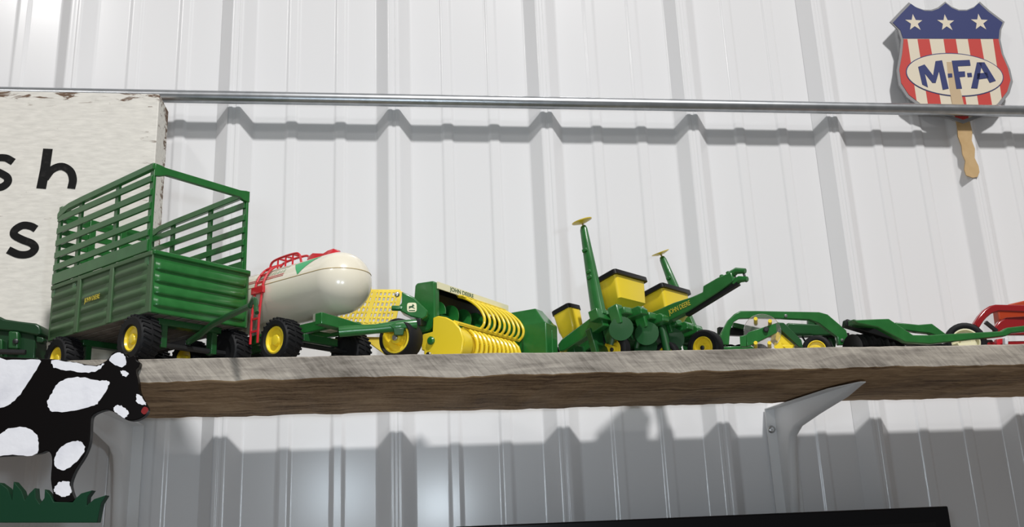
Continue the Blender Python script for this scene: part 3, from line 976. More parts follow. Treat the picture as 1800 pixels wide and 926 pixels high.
# pickup: curved strippers between two end shields
PC = Vector((.016, 0, .0185))
for k in range(10):
    y = .026 + k * .0092
    arc = [(PC.x + .0200 * math.cos(math.radians(a)), y, PC.z + .0200 * math.sin(math.radians(a))) for a in range(-60, 131, 12)]
    B().tube(arc, .0021, 8, up=(0, 1, 0)).build('pickup_stripper', 'yellow', baler)
    for a in (-22, 8, 38, 68):
        d = Vector((math.cos(math.radians(a)), 0, math.sin(math.radians(a))))
        p = PC + Vector((0, y + .0046, 0)) + d * .015
        B().tube([p, p + d * .0065 + Vector((0, 0, -.001))], .0006, 5).build('pickup_tine', 'decal_yellow', baler)
B().tube([(PC.x, .016, PC.z), (PC.x, .126, PC.z)], .0155, 22).build('pickup_drum', 'yellow', baler)
ES = [(-.016, .0020), (-.016, .0150), (-.019, .0155), (-.020, .0320), (-.016, .0335), (-.004, .0345), (-.003, .0500), (.004, .0510), (.014, .0480), (.024, .0420), (.032, .0330), (.036, .0210), (.034, .0090), (.030, .0020)]
B().prism([(x, -.002, z) for x, z in ES], (0, .004, 0)).build('pickup_shield', 'yellow', baler, bevel=.001)
B().loft([[(PC.x + r * math.cos(math.radians(a)), y, max(.001, PC.z + r * math.sin(math.radians(a)))) for a in range(-50, 141, 14)] + [(PC.x - .012, y, .006)] for y, r in ((.002, .0195), (.014, .0205), (.020, .019), (.022, .016))]).build('pickup_cheek', 'yellow', baler, sharp=50)
ES2 = [(.000, .0020), (.000, .0420), (.012, .0430), (.026, .0390), (.034, .0300), (.0370, .0200), (.034, .0090), (.030, .0020)]
B().prism([(x, .118, z) for x, z in ES2], (0, .004, 0)).build('pickup_shield', 'yellow', baler, bevel=.001)
for (x, z, r, m, y) in ((-.0055, .0245, .0046, 'green', -.002), (-.0085, .0095, .0032, 'silver', -.002)):
    B().lathe([(r, 0), (r, .0020), (r * .7, .0034), (0, .0036)], (x, y, z), (0, -1, 0), 16).build('shield_bolt', m, baler)
B().lathe([(.0030, 0), (.0030, .0015), (.0018, .0028), (0, .003)], (.0335, .112, .010), (1, 0, .2), 12).build('shield_bolt', 'silver', baler)
# bale chamber at the far end
y0, y1 = .1345, .162
b = B()
b.loft([[(.0630, y0, .0045), (.0630, y1, .0045), (-.100, y1, .0045), (-.100, y0, .0045)], [(.0645, y0 - .0008, .0570), (.0645, y1, .0570), (-.100, y1, .0570), (-.100, y0 - .0008, .0570)],
        [(.0615, y0, .0590), (.0615, y1 - .002, .0590), (-.100, y1 - .002, .0590), (-.100, y0, .0590)], [(.0480, y0 + .004, .0775), (.0480, y1 - .006, .0775), (-.095, y1 - .006, .0775), (-.095, y0 + .004, .0775)]])
ch = b.build('bale_chamber', 'green', baler, bevel=.0012)
for x in (.0315, .0030):
    B().lohi((x - .0008, y0 - .0012, .008), (x + .0008, y0 + .001, .0565)).build('panel_seam', 'green_dark', ch)
B().lohi((.0618, y0 + .012, .010), (.0650, y1 - .010, .050)).build('knotter_door', 'green', ch, bevel=.0012)
B().lohi((-.03, y0 + .004, .001), (.05, y1 - .004, .0055)).build('chamber_skid', 'black', ch)
# gearbox with the leaping-deer badge
gb = B(bi)
G = [(0.23237, -0.3, 0.25252), (0.24587, -0.3, 0.24601), (0.26046, -0.3, 0.23059), (0.25912, -0.3, 0.22427), (0.25415, -0.3, 0.22117), (0.24192, -0.3, 0.22448), (0.23034, -0.3, 0.23092), (0.22855, -0.3, 0.23601), (0.23226, -0.3, 0.23978)]
gb.prism(G, (.004, .022, 0))
gbo = gb.build('gearbox', 'green', baler, bevel=.0015, seg=3)
B(bi).lathe([(.0030, 0), (.0030, .010), (.0022, .011), (0, .011)], (0.23224, -0.298, 0.2339), (-1, -.1, .02), 10).build('shaft_stub', 'green', baler)
cb = Vector((0.24326, -0.3003, 0.23451))
bd = B(bi)
rr = []
for k in range(24):
    a = 2 * math.pi * k / 24
    c_, s_ = math.cos(a), math.sin(a)
    q = .0052
    rr.append(cb + Vector((q * math.copysign(abs(c_) ** .45, c_), 0, q * math.copysign(abs(s_) ** .45, s_))))
bd.prism(rr, (0, .0008, 0))
bdo = bd.build('badge', 'decal_cream', baler, label='cream badge with a leaping deer')
DEER = [(-.0034, .0002), (-.0022, .0012), (-.0004, .0012), (.0006, .0020), (.0002, .0036), (.0012, .0026), (.0020, .0034), (.0018, .0022), (.0028, .0014), (.0018, .0010), (.0012, .0002), (.0026, -.0008), (.0034, -.0016), (.0022, -.0014), (.0006, -.0006),
        (-.0010, -.0004), (-.0020, -.0012), (-.0036, -.0022), (-.0026, -.0008)]
B(bi).prism([cb + Vector((x * 1.05, -.0003, z * 1.05 + .0002)) for x, z in DEER], (0, .0005, 0)).build('deer_emblem', 'green_dark', bdo)
B(bi).lohi(cb + Vector((-.0034, -.0003, -.0040)), cb + Vector((.0034, .0002, -.0031))).build('badge_bar', 'green_dark', bdo)
# drawbar and land wheel on the near side
D = [(0.16665, -0.322, 0.20401), (0.1725, -0.322, 0.20453), (0.20429, -0.322, 0.20652), (0.22802, -0.324, 0.20882), (0.24719, -0.322, 0.21145)]
B(bi).tube(D, [.0058, .0060, .0052, .0062, .0052], 10, sx=.75).build('drawbar', 'green', baler, sharp=50)
B(bi).prism([(0.21791, -0.328, 0.20932), (0.22443, -0.328, 0.21167), (0.23511, -0.328, 0.21153), (0.24102, -0.328, 0.20901), (0.23742, -0.328, 0.2054), (0.22202, -0.328, 0.20501)], (0, .010, 0)).build('wheel_yoke', 'green', baler, bevel=.0012)
B(bi).prism([(0.22261, -0.329, 0.206), (0.23444, -0.329, 0.20584), (0.23318, -0.329, 0.19797), (0.22374, -0.329, 0.19811)], (0, .004, 0)).build('yoke_plate', 'green_dark', baler, bevel=.0008)
WA = Vector((math.sin(math.radians(-33)), -math.cos(math.radians(-33)), 0))
wc = Vector((0.23111, -0.31, 0.19634))
wc.z = ZT + .0222
wheel(baler, bi @ wc, .0222, .026, bi.to_3x3() @ WA, rim_r=.74, lugs=0, bolt='silver', dish=.5)
B(bi).bar(Vector((0.24981, -0.3, 0.21808)), Vector((0.2589, -0.275, 0.22343)), .006, .008).build('axle_arm', 'dark_metal', baler, bevel=.0008)
# yellow lattice chute
LT = [(0.16895, -0.215, 0.27523), (0.23263, -0.215, 0.27401), (0.2237, -0.215, 0.23564), (0.1562, -0.215, 0.23651)]
tl, tr, br, bl = [Vector(p) for p in LT]
lerp = lambda s, t: (tl * (1 - s) + tr * s) * (1 - t) + (bl * (1 - s) + br * s) * t
for k in range(14):
    s = k / 13
    wd = .0052 if k in (7, 13) else .0026
    B(bi).bar(lerp(s, 0), lerp(s, 1), .003, wd, up=(1, 0, 0)).build('lattice_bar', 'yellow_lat', baler, bevel=.0004)
for k in range(7):
    t = k / 6
    wd = .0040 if k in (0, 6) else .0026
    B(bi).bar(lerp(0, t) + Vector((0, .0004, 0)), lerp(1, t) + Vector((0, .0004, 0)), .0026, wd, up=(0, 0, 1)).build('lattice_bar', 'yellow_lat', baler, bevel=.0004)
e1, e2 = lerp(0, 1), lerp(1, 1)
dn = Vector((.004, .030, -.004))
for k in range(15):
    p = e1.lerp(e2, k / 14)
    B(bi).bar(p, p + dn, .0024, .0024).build('lattice_bar', 'yellow_lat', baler)
for k in (.5, 1.0):
    B(bi).bar(e1 + dn * k, e2 + dn * k, .003, .003).build('lattice_bar', 'yellow_lat', baler)
B(bi).prism([e1 + Vector((.03, .012, -.014)), e2 + Vector((-.002, .012, -.014)), e2 + Vector((-.002, .012, -.040)), e1 + Vector((.048, .012, -.028))], (0, .004, 0)).build('chute_side', 'yellow_lat', baler, bevel=.0006)
B(bi).lathe([(.0030, 0), (.0030, .0012), (.002, .002), (0, .002)], tr + Vector((-.004, -.001, -.004)), (0, -1, 0), 12).build('pivot_bolt', 'silver', baler)

# ---------------------------------------------------------------- row planter, nose up on its wheels
planter, pi_ = thing('toy_planter', 'green toy row planter with yellow seed hoppers and upright marker arms', 'toy planter', (0.4874, -.24, ZT), -50, 14)


def hopper(x, y, z, w, d, h, name='seed_hopper'):
    """Lidded seed box: x, y is the front right-hand corner under the lid, z the lid top."""
    b = B()
    rad = .004
    q = 1.0 if w > .05 else .28

    def ring(inset, zz, sh=0):
        x0, x1, y0, y1 = x - d + inset, x - inset - sh, y + inset, y + w - inset
        pts = []
        for cx, cy, a0 in ((x1 - rad, y1 - rad, 0), (x0 + rad, y1 - rad, 90), (x0 + rad, y0 + rad, 180), (x1 - rad, y0 + rad, 270)):
            for k in range(5):
                a = math.radians(a0 + 22.5 * k)
                pts.append((cx + rad * math.cos(a), cy + rad * math.sin(a), zz))
        return pts
    b.loft([ring(.003 * q, z - .005), ring(.0045 * q, z - .014), ring(.0065 * q, z - h * .66, .002 * q), ring(.009 * q, z - h * .70, .004 * q), ring(.016 * q, z - h, .010 * q)])
    bo = b.build(name, 'yellow', planter, sharp=50)
    l = B()
    l.loft([ring(0, z - .0065), ring(0, z - .001), ring(.0012, z), ring(.003, z + .0004)])
    l.build('lid', 'black', bo, sharp=50)
    return bo


hopper(.029, 0, .1164, .069, .046, .052)
hopper(.029, .1005, .1155, .069, .046, .052)
hopper(-.050, .000, .1070, .026, .030, .046, 'insecticide_box')
B().lohi((-.055, .030, .048), (-.012, .036, .0535)).build('seed_tube_strip', 'yellow', planter, bevel=.001)
# toolbars
B().bar((.004, -.034, .0600), (.004, .204, .0600), .013, .013).build('tool_bar', 'green', planter, bevel=.001)
B().prism([(.000, -.030, .0655), (.030, .002, .0640), (.042, .060, .0550), (.040, .094, .0540), (.026, .094, .0560), (.000, .020, .066)], (0, 0, -.006)).build('hopper_deck', 'green', planter, bevel=.001)
B().prism([(.010, .100, .0600), (.034, .100, .0560), (.030, .178, .0540), (.010, .178, .0580)], (0, 0, -.005)).build('hopper_deck', 'green', planter, bevel=.001)
for y in (-.016, .018):
    B().prism([(.006, y - .006, .0660), (.006, y - .006, .0470), (-.058, y - .006, .0425), (-.066, y - .006, .0440), (-.066, y - .006, .0530), (-.058, y - .006, .0570)], (0, .012, 0)).build('rear_arm', 'green', planter, bevel=.0012)
B().bar((-.058, -.010, .0440), (-.058, .160, .0440), .012, .010).build('rear_bar', 'green_dark', planter, bevel=.001)
# tongue
TNGP = [(.020, .0665), (.060, .0640), (.085, .0600), (.101, .0590), (.104, .0655), (.125, .0665), (.143, .0650), (.143, .0540), (.120, .0500), (.075, .0455), (.030, .0455)]
tg = B().prism([(x, .0555, z) for x, z in TNGP], (0, .011, 0)).build('tongue', 'green', planter, bevel=.0012)
text('tongue_lettering', 'JOHN DEERE', .0088, axes((.066, .0552, .0545), (1, 0, -.03), (0.03, 0, 1), (0, -1, 0)), 'decal_yellow', tg, xscale=.62)
B().bar((.070, .061, .0440), (.145, .061, .0500), .007, .004).build('hose_tray', 'black', planter)
for z0, z1, xe in ((.0640, .0600, .158), (.0530, .0500, .157)):
    B().tube([(.140, .061, z0), (.148, .061, z0 + .001), (xe, .061, z1)], [.0046, .0040, .0030], 8).build('hitch_jaw', 'green', planter)
B().tube([(.155, .061, .0635), (.155, .061, .0475)], .0014, 8).build('hitch_pin', 'dark_metal', planter)
for x in (.128, .137):
    B().lathe([(.0026, 0), (.0026, .003), (.0015, .004), (0, .004)], (x, .061, .0655), (0, 0, 1), 10).build('tongue_bolt', 'green', planter)
# marker arms with yellow discs
for (p0, p1, r0, r1, dn_) in (((.002, -.020, .060), (.0155, -.020, .1765), .0086, .0046, (.10, -.25, 1)), ((-.002, .196, .064), (-.008, .190, .1880), .0085, .0046, (.12, -.35, 1))):
    a, c = Vector(p0), Vector(p1)
    m_ = B().bar(a, c, .01, .01)
    m_ = B()
    rings = []
    up = (c - a).normalized()
    sx = Vector((1, 0, 0)); sy = Vector((0, 1, 0))
    for t, r in ((0, r0 * 1.15), (.05, r0), (.55, (r0 + r1) / 2), (.96, r1), (1, r1 * .7)):
        o_ = a.lerp(c, t)
        rings.append([o_ + sx * r * i + sy * r * .7 * j for i, j in ((-1, -.6), (-.5, -1), (.5, -1), (1, -.6), (1, .6), (.5, 1), (-.5, 1), (-1, .6))])
    m_.loft(rings)
    mo = m_.build('marker_arm', 'green', planter, bevel=.0008)
    for t in (.42, .48, .72):
        o_ = a.lerp(c, t)
        B().lohi(o_ + Vector((-.004, -.0062, -.002)), o_ + Vector((.003, -.003, .002))).build('arm_clip', 'green', mo, bevel=.0006)
    B().tube([c, c + up * .004], .0014, 8).build('disc_pin', 'silver', mo)
    n_ = Vector(dn_).normalized()
    B().lathe([(.0001, .0000), (.005, .0004), (.0125, .0028), (.0128, .0038), (.005, .0016), (.0001, .0012)], c + up * .003, n_, 28).build('marker_disc', 'yellow', mo)
# row units: brackets and opener discs under the bar
for k, (x, y, z) in enumerate(((.033, -.030, .030), (.036, .016, .0287), (.036, .070, .0275), (.030, .128, .030), (.012, .045, .026), (.008, .095, .026))):
    B().lohi((x - .010, y - .002, .036), (x + .004, y + .010, .060)).build('row_bracket', 'green', planter, bevel=.0015)
    B().lohi((x - .006, y + .002, z + .016), (x + .010, y + .018, z + .0245), ).build('row_casting', 'green', planter, bevel=.0015)
    B().lathe([(.0001, -.0014), (.004, -.0018), (.005, -.001), (.0138, 0), (.0142, .0006), (.005, .0012), (.0001, .0014)], (x, y, z), (.45, -1, 0), 26).build('opener_disc', 'green_dark', planter, sharp=50)
    B().tube([(x - .008, y + .004, .040), (x - .022, y + .004, .020)], .003, 8).build('row_leg', 'green_dark', planter)
B().lohi((-.020, -.024, .014), (-.012, .140, .052)).build('seed_plate_box', 'green_dark', planter, bevel=.001)
B().lohi((-.006, -.010, .030), (.014, .125, .050)).build('drive_cover', 'green_dark', planter, bevel=.001)
for x, y, z in ((.040, -.006, .052), (.044, .030, .046), (.042, .085, .044), (.036, .118, .046)):
    B().prism([(x - .012, y, z + .006), (x + .008, y, z + .004), (x + .012, y, z - .001), (x + .010, y, z - .007), (x - .012, y, z - .005)], (0, .013, 0)).build('row_clamp', 'green', planter, bevel=.0012)
B().tube([(.032, .062, .050), (.029, .060, .004)], .0052, 12).build('jack_stand', 'green_dark', planter)
for x, y, z in ((-.006, .002, .026), (-.004, .070, .018), (-.030, .030, .030)):
    B().prism([(x - .014, y, z - .006), (x + .012, y, z - .004), (x + .010, y, z + .006), (x - .002, y, z + .009), (x - .012, y, z + .003)], (0, .006, 0)).build('closing_bracket', 'green_dark', planter, bevel=.0015)
# gauge wheels resting on the shelf (given in world metres)
PWA = Vector((math.sin(math.radians(-52)), -math.cos(math.radians(-52)), 0))
for px, py, r, wd in ((0.48244, -0.232) + (.0212, .012), (0.59721, -0.222) + (.0232, .015), (0.5511, -0.215) + (.0170, .010), (0.43537, -0.172) + (.0205, .011)):
    wheel(planter, pi_ @ Vector((px, py, ZT + r)), r, wd, pi_.to_3x3() @ PWA, rim_r=.60, lugs=0, bolt='dark_metal', dish=.45)
B().prism([(.030, .128, .056), (.040, .128, .050), (.046, .128, .024), (.036, .128, .020), (.022, .128, .046)], (0, .006, 0)).build('wheel_arm', 'green', planter, bevel=.001)
B(pi_).lathe([(.0001, -.001), (.0165, 0), (.017, .0008), (.0001, .0016)], (0.60461, -0.165, 0.215), PWA, 24).build('opener_disc', 'green_dark', planter)

# ---------------------------------------------------------------- hay rake with arched frame
rake, ri_ = thing('toy_hay_rake', 'green toy hay rake with arched flat frame, right of the planter', 'toy hay rake', (0.7015, -.18, ZT), 0)
ARCH = [(1262,606),(1268,585),(1280,563),(1292,551),(1302,546),(1330,546),(1380,547),(1440,548),(1455,552),(1488,580),(1491,592),(1489,606),(1474,606),(1472,592),(1440,568),(1424,562),(1380,560),(1330,559),(1300,560),(1290,566),(1284,580),(1282,606)]
AP = [(0.62149, -0.2, 0.20648), (0.62745, -0.2, 0.22142), (0.63796, -0.2, 0.23715), (0.64777, -0.2, 0.24575), (0.65558, -0.2, 0.2493), (0.67642, -0.2, 0.24907), (0.71378, -0.2, 0.24792), (0.75903, -0.2, 0.24667), (0.77003, -0.2, 0.24359), (0.79221, -0.2, 0.22272), (0.79321, -0.2, 0.21393), (0.79021, -0.2, 0.20378), (0.77886, -0.2, 0.20396), (0.7788, -0.2, 0.21414), (0.75702, -0.2, 0.23199), (0.74552, -0.2, 0.23653), (0.71259, -0.2, 0.2384), (0.67532, -0.2, 0.23959), (0.65297, -0.2, 0.23914), (0.6451, -0.2, 0.23488), (0.63958, -0.2, 0.22484), (0.6361, -0.2, 0.20625)]
B(ri_).prism(AP, (0, .0065, 0)).build('arch_frame', 'green', rake, bevel=.0012)
AP2 = [(x + .004, y + .040, z + .001) for x, y, z in AP]
B(ri_).prism(AP2[7:15], (0, .0065, 0)).build('rear_arch', 'green_dark', rake, bevel=.0012)
B(ri_).bar(AP2[8], Vector(AP2[11]) + Vector((0, 0, -.015)), .007, .008).build('rear_arch', 'green_dark', rake, bevel=.0012)
B(ri_).prism([(0.72711, -0.175, 0.23856), (0.79223, -0.175, 0.23396), (0.79673, -0.175, 0.22192), (0.73642, -0.175, 0.22132), (0.72169, -0.175, 0.22598)], (0, .012, 0)).build('reel_cover', 'green_dark', rake, bevel=.0015)
B(ri_).bar((0.64909, -0.185, 0.23445), (0.68349, -0.185, 0.22665), .005, .006).build('cross_brace', 'green', rake, bevel=.0008)
B(ri_).bar((0.63259, -0.175, 0.22872), (0.68357, -0.175, 0.22578), .008, .010).build('gang_beam', 'black', rake, bevel=.0008)
B(ri_).bar((0.62268, -0.195, 0.201), (0.67278, -0.195, 0.20088), .006, .008).build('lower_beam', 'green', rake, bevel=.0008)
XS = [0.63271, 0.64618, 0.65894, 0.67173, 0.68455]
for x in XS:
    B(ri_).lathe([(.0001, 0), (.008, .0006), (.0165, .0034), (.0168, .0042), (.008, .0016), (.0001, .0012)], (x, -.178, ZT + .0185), (-.82, -.57, 0), 26).build('rake_disc', 'black', rake)
B(ri_).tube([(XS[0] - .01, -.178, ZT + .0185), (XS[-1] + .085, -.178, ZT + .0185)], .0022, 8).build('gang_shaft', 'dark_metal', rake)
for k in range(6):
    x = XS[-1] + .030 + k * .016
    B(ri_).tube(smooth_path([(x, -.165, ZT + .050), (x + .004, -.172, ZT + .036), (x + .002, -.185, ZT + .022), (x + .008, -.192, ZT + .006)]), .0012, 6).build('rake_tine', 'black', rake)
B(ri_).bar((XS[-1] + .012, -.165, ZT + .0495), (XS[-1] + .128, -.165, ZT + .0475), .006, .006).build('tine_bar', 'black', rake, bevel=.0008)
RWA = (math.sin(math.radians(-30)), -math.cos(math.radians(-30)), 0)
wp = (0.73572, -0.228)
wheel(rake, ri_ @ Vector((wp[0], wp[1], ZT + .0180)), .0180, .010, RWA, rim_r=.62, lugs=0, bolt=None, dish=.4)
for x, z in [(0.71366, 0.24198), (0.78408, 0.20963)]:
    B(ri_).lathe([(.0022, 0), (.0020, .0016), (0, .002)], (x, -.2, z), (0, -1, 0), 10).build('frame_bolt', 'silver', rake)

# ---------------------------------------------------------------- small implement with clear disc
imp, ii = thing('toy_implement', 'small green toy implement with clear plastic disc and yellow chute before the rake', 'toy implement', (0.64454, -.285, ZT), 0)
B(ii).prism([(0.62226, -0.292, 0.20049), (0.62534, -0.292, 0.20375), (0.66279, -0.292, 0.21454), (0.66399, -0.292, 0.21319), (0.66273, -0.292, 0.20854), (0.6585, -0.292, 0.20195), (0.64484, -0.292, 0.19619), (0.63052, -0.292, 0.18983), (0.62137, -0.292, 0.18669)], (.002, .005, 0)).build('side_plate', 'green', imp, bevel=.0006)
B(ii).prism([(0.61393, -0.292, 0.19863), (0.62226, -0.292, 0.20049), (0.6207, -0.292, 0.1867), (0.6133, -0.292, 0.18682)], (.004, .006, 0)).build('end_plate', 'green', imp, bevel=.0006)
cd = Vector((0.64417, -0.286, 0.20473))
B(ii).lathe([(.0001, -.0008), (.0205, -.0008), (.0210, 0), (.0205, .0008), (.0001, .0008)], cd, (-.35, -1, .0), 36).build('clear_disc', 'clear', imp)
for x, z in [(0.63676, 0.21753), (0.6536, 0.21463), (0.63353, 0.18963), (0.64987, 0.18937)]:
    B(ii).tube([(x - .003, -.296, z + .0006), (x + .004, -.278, z - .002)], .0022, 10).build('yellow_peg', 'yellow', imp)
B(ii).lathe([(.0032, 0), (.0032, .003), (.002, .004), (0, .004)], cd + Vector((.002, -.006, .001)), (-.3, -1, 0), 12).build('disc_hub', 'dark_metal', imp)
B(ii).prism([(0.66725, -0.282, 0.21667), (0.67339, -0.282, 0.21592), (0.6923, -0.282, 0.19548), (0.69315, -0.282, 0.18611), (0.6878, -0.282, 0.18753), (0.66824, -0.282, 0.2079)], (.003, .016, 0)).build('channel_arm', 'green_dark', imp, bevel=.0008)
B(ii).prism([(0.66484, -0.278, 0.2061), (0.66891, -0.278, 0.20537), (0.68567, -0.278, 0.18967), (0.68092, -0.278, 0.18507), (0.66968, -0.278, 0.18926), (0.6617, -0.278, 0.19741)], (.0, .014, 0)).build('chute', 'yellow', imp, bevel=.0006)
B(ii).prism([(0.65527, -0.29, 0.19114), (0.66285, -0.29, 0.19169), (0.66468, -0.29, 0.18439), (0.66223, -0.29, 0.18114), (0.65387, -0.29, 0.18523)], (.006, .006, 0)).build('chute_tooth', 'yellow', imp, bevel=.0006)
B(ii).prism([(0.66333, -0.288, 0.18876), (0.67839, -0.288, 0.18852), (0.67695, -0.288, 0.18259), (0.67147, -0.288, 0.18268)], (.004, .006, 0)).build('chute_tooth', 'yellow', imp, bevel=.0006)
B(ii).lohi((cd.x - .024, -.284, ZT), (cd.x + .046, -.266, ZT + .006)).build('base_frame', 'green_dark', imp, bevel=.0008)

# ---------------------------------------------------------------- disc harrow
harrow, hi_ = thing('toy_disc_harrow', 'low green toy disc harrow with black disc gangs and long bent drawbar', 'toy disc harrow', (0.84569, -.24, ZT), 0)
HB = [(0.76687, -0.27, 0.2209), (0.81121, -0.27, 0.2217), (0.83899, -0.27, 0.20151), (0.86019, -0.27, 0.20107), (0.8803, -0.27, 0.20199), (0.95432, -0.27, 0.2046), (0.96245, -0.27, 0.20886), (0.99979, -0.27, 0.2122), (1.06001, -0.27, 0.21613), (1.05839, -0.27, 0.20894), (0.99821, -0.27, 0.20467), (0.96691, -0.27, 0.20196), (0.95894, -0.27, 0.19853), (0.87997, -0.27, 0.19216), (0.85974, -0.27, 0.19033), (0.82769, -0.27, 0.19297), (0.79554, -0.27, 0.21153), (0.77111, -0.27, 0.21655)]
B(hi_).prism(HB, (0, .009, 0)).build('drawbar_frame', 'green', harrow, bevel=.0012)
HB2 = [(0.84543, -0.225, 0.22677), (0.87591, -0.225, 0.22328), (0.89396, -0.225, 0.22445), (0.91481, -0.225, 0.2075), (0.90836, -0.225, 0.20478), (0.88884, -0.225, 0.2121), (0.87429, -0.225, 0.21372), (0.84407, -0.225, 0.21835)]
B(hi_).prism(HB2, (0, .009, 0)).build('side_frame', 'green', harrow, bevel=.0012)
B(hi_).bar((0.77305, -0.25, 0.22161), (0.83293, -0.225, 0.2169), .010, .007).build('cross_member', 'green_dark', harrow, bevel=.001)
B(hi_).bar((0.77208, -0.235, 0.22418), (0.84725, -0.235, 0.20034), .012, .009).build('gang_frame', 'black', harrow, bevel=.001)
B(hi_).bar((0.84443, -0.215, 0.20723), (0.91117, -0.215, 0.19458), .012, .008).build('gang_frame', 'black', harrow, bevel=.001)
hx = [0.78971, 0.79642, 0.80314, 0.80987, 0.81736, 0.82486, 0.83463, 0.84593]
for k, x in enumerate(hx):
    r = .0185 if k < 6 else .0160
    B(hi_).lathe([(.0001, 0), (r * .5, .0008), (r, .0044), (r * 1.02, .0054), (r * .5, .0020), (.0001, .0014)], (x, -.222, ZT + r), (-.97, -.22, 0), 26).build('harrow_disc', 'black', harrow)
B(hi_).tube([(hx[0] - .004, -.222, ZT + .0205), (hx[-1] + .03, -.222, ZT + .0195)], .0024, 8).build('gang_shaft', 'dark_metal', harrow)
hw = (0.84339, -0.18)
for k in range(7):
    x = hx[0] + .035 + k * .016
    B(hi_).lathe([(.0001, 0), (.0165, .0040), (.0170, .0050), (.0001, .0014)], (x, -.165, ZT + .0172), (-.85, .52, 0), 22).build('harrow_disc', 'black', harrow)
B(hi_).tube([(hx[0] + .045, -.165, ZT + .0172), (hx[0] + .15, -.165, ZT + .0172)], .0024, 8).build('gang_shaft', 'dark_metal', harrow)
B(hi_).lohi((hx[-1] + .02, -.27, ZT), (hx[-1] + .16, -.262, ZT + .012)).build('drawbar_skid', 'black', harrow)
B(hi_).prism([(0.88382, -0.285, 0.18785), (0.90667, -0.285, 0.18955), (0.90564, -0.285, 0.18409), (0.88537, -0.285, 0.18442)], (0, .012, 0)).build('paper_tag', 'decal_cream', harrow)

# ---------------------------------------------------------------- red implement at the right-hand edge
red, rdi = thing('toy_implement', 'red toy farm implement with curved frame and black tyre at right edge', 'toy implement', (1.00111, -.19, ZT), 0)
RA = [(0.95701, -0.215, 0.22491), (0.96654, -0.215, 0.23572), (0.97587, -0.215, 0.24399), (0.98457, -0.215, 0.24883), (0.99269, -0.215, 0.25054), (1.03164, -0.215, 0.24951), (1.07208, -0.215, 0.24866), (1.1172, -0.215, 0.2467), (1.1148, -0.215, 0.23608), (1.06994, -0.215, 0.23872), (1.02969, -0.215, 0.24002), (0.99536, -0.215, 0.24146), (0.98481, -0.215, 0.23865), (0.97717, -0.215, 0.23351), (0.97186, -0.215, 0.22888), (0.96339, -0.215, 0.21913)]
B(rdi).prism(RA, (0, .008, 0)).build('curved_frame', 'red_dark', red, bevel=.0016)
B(rdi).prism([(1.00834, -0.195, 0.24722), (1.02643, -0.195, 0.25539), (1.04787, -0.195, 0.25971), (1.09085, -0.195, 0.2669), (1.13732, -0.195, 0.26649), (1.12607, -0.195, 0.21684), (1.00552, -0.195, 0.21855), (1.00746, -0.195, 0.23123)], (0, .012, 0)).build('orange_panel', 'orange', red, bevel=.0014)
B(rdi).prism([(0.99017, -0.207, 0.2215), (0.99848, -0.207, 0.22978), (1.00957, -0.207, 0.23491), (1.03456, -0.207, 0.23619), (1.07546, -0.207, 0.23676), (1.12101, -0.207, 0.2359), (1.1152, -0.207, 0.21027), (0.99055, -0.207, 0.21209)], (0, .007, 0)).build('lower_body', 'red_dark', red, bevel=.0014)
B(rdi).bar((0.97679, -0.21, 0.22845), (0.99026, -0.21, 0.21637), .004, .004).build('brace_rod', 'dark_metal', red)
rw = (0.94049, -0.215)
wheel(red, rdi @ Vector((rw[0], rw[1], ZT + .0260)), .0260, .013, (math.sin(math.radians(-20)), -math.cos(math.radians(-20)), 0), rim_r=.66, lugs=0, hub='decal_cream', bolt=None, dish=.5)
B(rdi).tube([Vector((rw[0], rw[1] + .006, ZT + .0285)), Vector((rw[0] + .05, rw[1] + .02, ZT + .030))], .003, 8).build('axle', 'dark_metal', red)
B(rdi).prism([(0.97784, -0.225, 0.20348), (0.98894, -0.225, 0.20434), (0.98712, -0.225, 0.19517), (0.97625, -0.225, 0.19534)], (0, .006, 0)).build('foot_block', 'red', red, bevel=.0008)
B(rdi).prism([(0.98247, -0.235, 0.20344), (0.98659, -0.235, 0.20236), (0.98498, -0.235, 0.19428), (0.98066, -0.235, 0.19435)], (0, .006, 0)).build('white_pin', 'cow_white', red, bevel=.0008)
B(rdi).lohi((rw[0] + .04, -.20, ZT), (rw[0] + .20, -.185, ZT + .03)).build('under_frame', 'red_dark', red, bevel=.001)

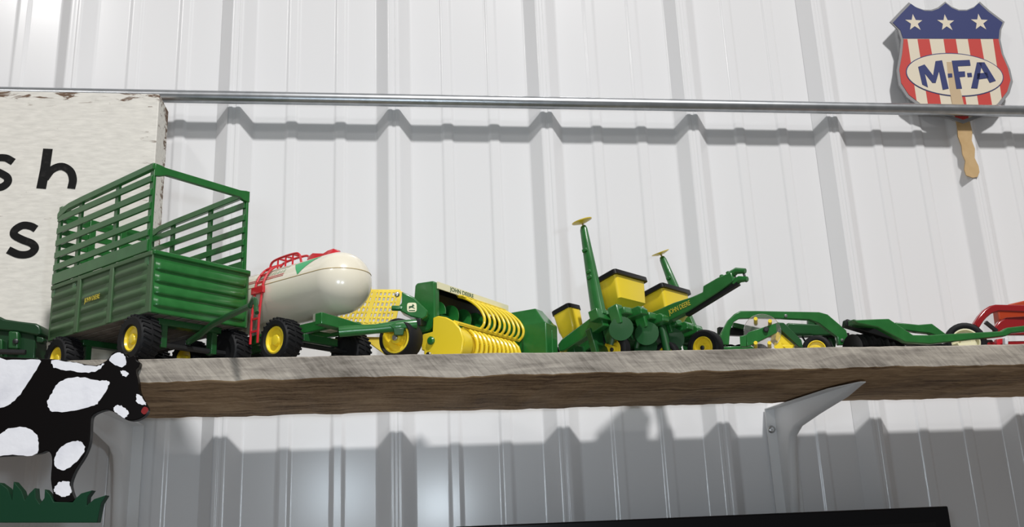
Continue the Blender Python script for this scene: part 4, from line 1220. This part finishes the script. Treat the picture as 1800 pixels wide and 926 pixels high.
# ---------------------------------------------------------------- green implement at the left-hand edge, shade put into its paint
limp, li = thing('toy_implement', 'green toy implement, paint darkened for shade, with rounded hood at the left edge beside wagon', 'toy implement', (-0.19428, -.2, ZT), 0)
LH = [(-0.24846, -0.2, 0.25483), (-0.21579, -0.2, 0.25232), (-0.21161, -0.2, 0.24958), (-0.19569, -0.2, 0.24676), (-0.17712, -0.2, 0.24418), (-0.17291, -0.2, 0.24115), (-0.17109, -0.2, 0.23688), (-0.17058, -0.2, 0.23122), (-0.17454, -0.2, 0.23022), (-0.17719, -0.2, 0.23061), (-0.1945, -0.2, 0.23438), (-0.21423, -0.2, 0.23677), (-0.24678, -0.2, 0.23933)]
B(li).prism(LH, (.004, .050, 0)).build('hood', 'green_shaded', limp, bevel=.0018)
B(li).prism([(-0.24888, -0.195, 0.24041), (-0.17929, -0.195, 0.2352), (-0.17728, -0.195, 0.22386), (-0.17608, -0.195, 0.20001), (-0.24465, -0.195, 0.20128)], (.003, .030, 0)).build('body', 'green_shaded', limp, bevel=.0012)
B(li).prism([(-0.17333, -0.205, 0.22813), (-0.16604, -0.205, 0.22662), (-0.16448, -0.205, 0.22379), (-0.16616, -0.205, 0.22067), (-0.17273, -0.205, 0.22147)], (0, .012, 0)).build('hitch_lug', 'green_shaded', limp, bevel=.001)
B(li).prism([(-0.20418, -0.204, 0.23509), (-0.19309, -0.204, 0.23423), (-0.19115, -0.204, 0.21395), (-0.20277, -0.204, 0.21414)], (0, .010, 0)).build('gear_cover', 'green_dark', limp, bevel=.002)
B(li).prism([(-0.23064, -0.204, 0.22292), (-0.21176, -0.204, 0.2268), (-0.20904, -0.204, 0.22537), (-0.2071, -0.204, 0.20591), (-0.22889, -0.204, 0.20629)], (0, .010, 0)).build('gear_cover', 'green_dark', limp, bevel=.002)
B(li).lathe([(.003, 0), (.003, .002), (.0015, .003), (0, .003)], (-0.19461, -0.204, 0.22266), (0, -1, 0), 12).build('cover_bolt', 'dark_metal', limp)
B(li).tube([(-0.23362, -0.205, 0.21218), (-0.1829, -0.205, 0.21004)], .003, 8).build('shaft', 'dark_metal', limp)
for x in (-.045, .018):
    B().lohi((x - .004, .004, 0), (x + .004, .030, .03)).build('foot', 'green_shaded', limp, bevel=.0008)
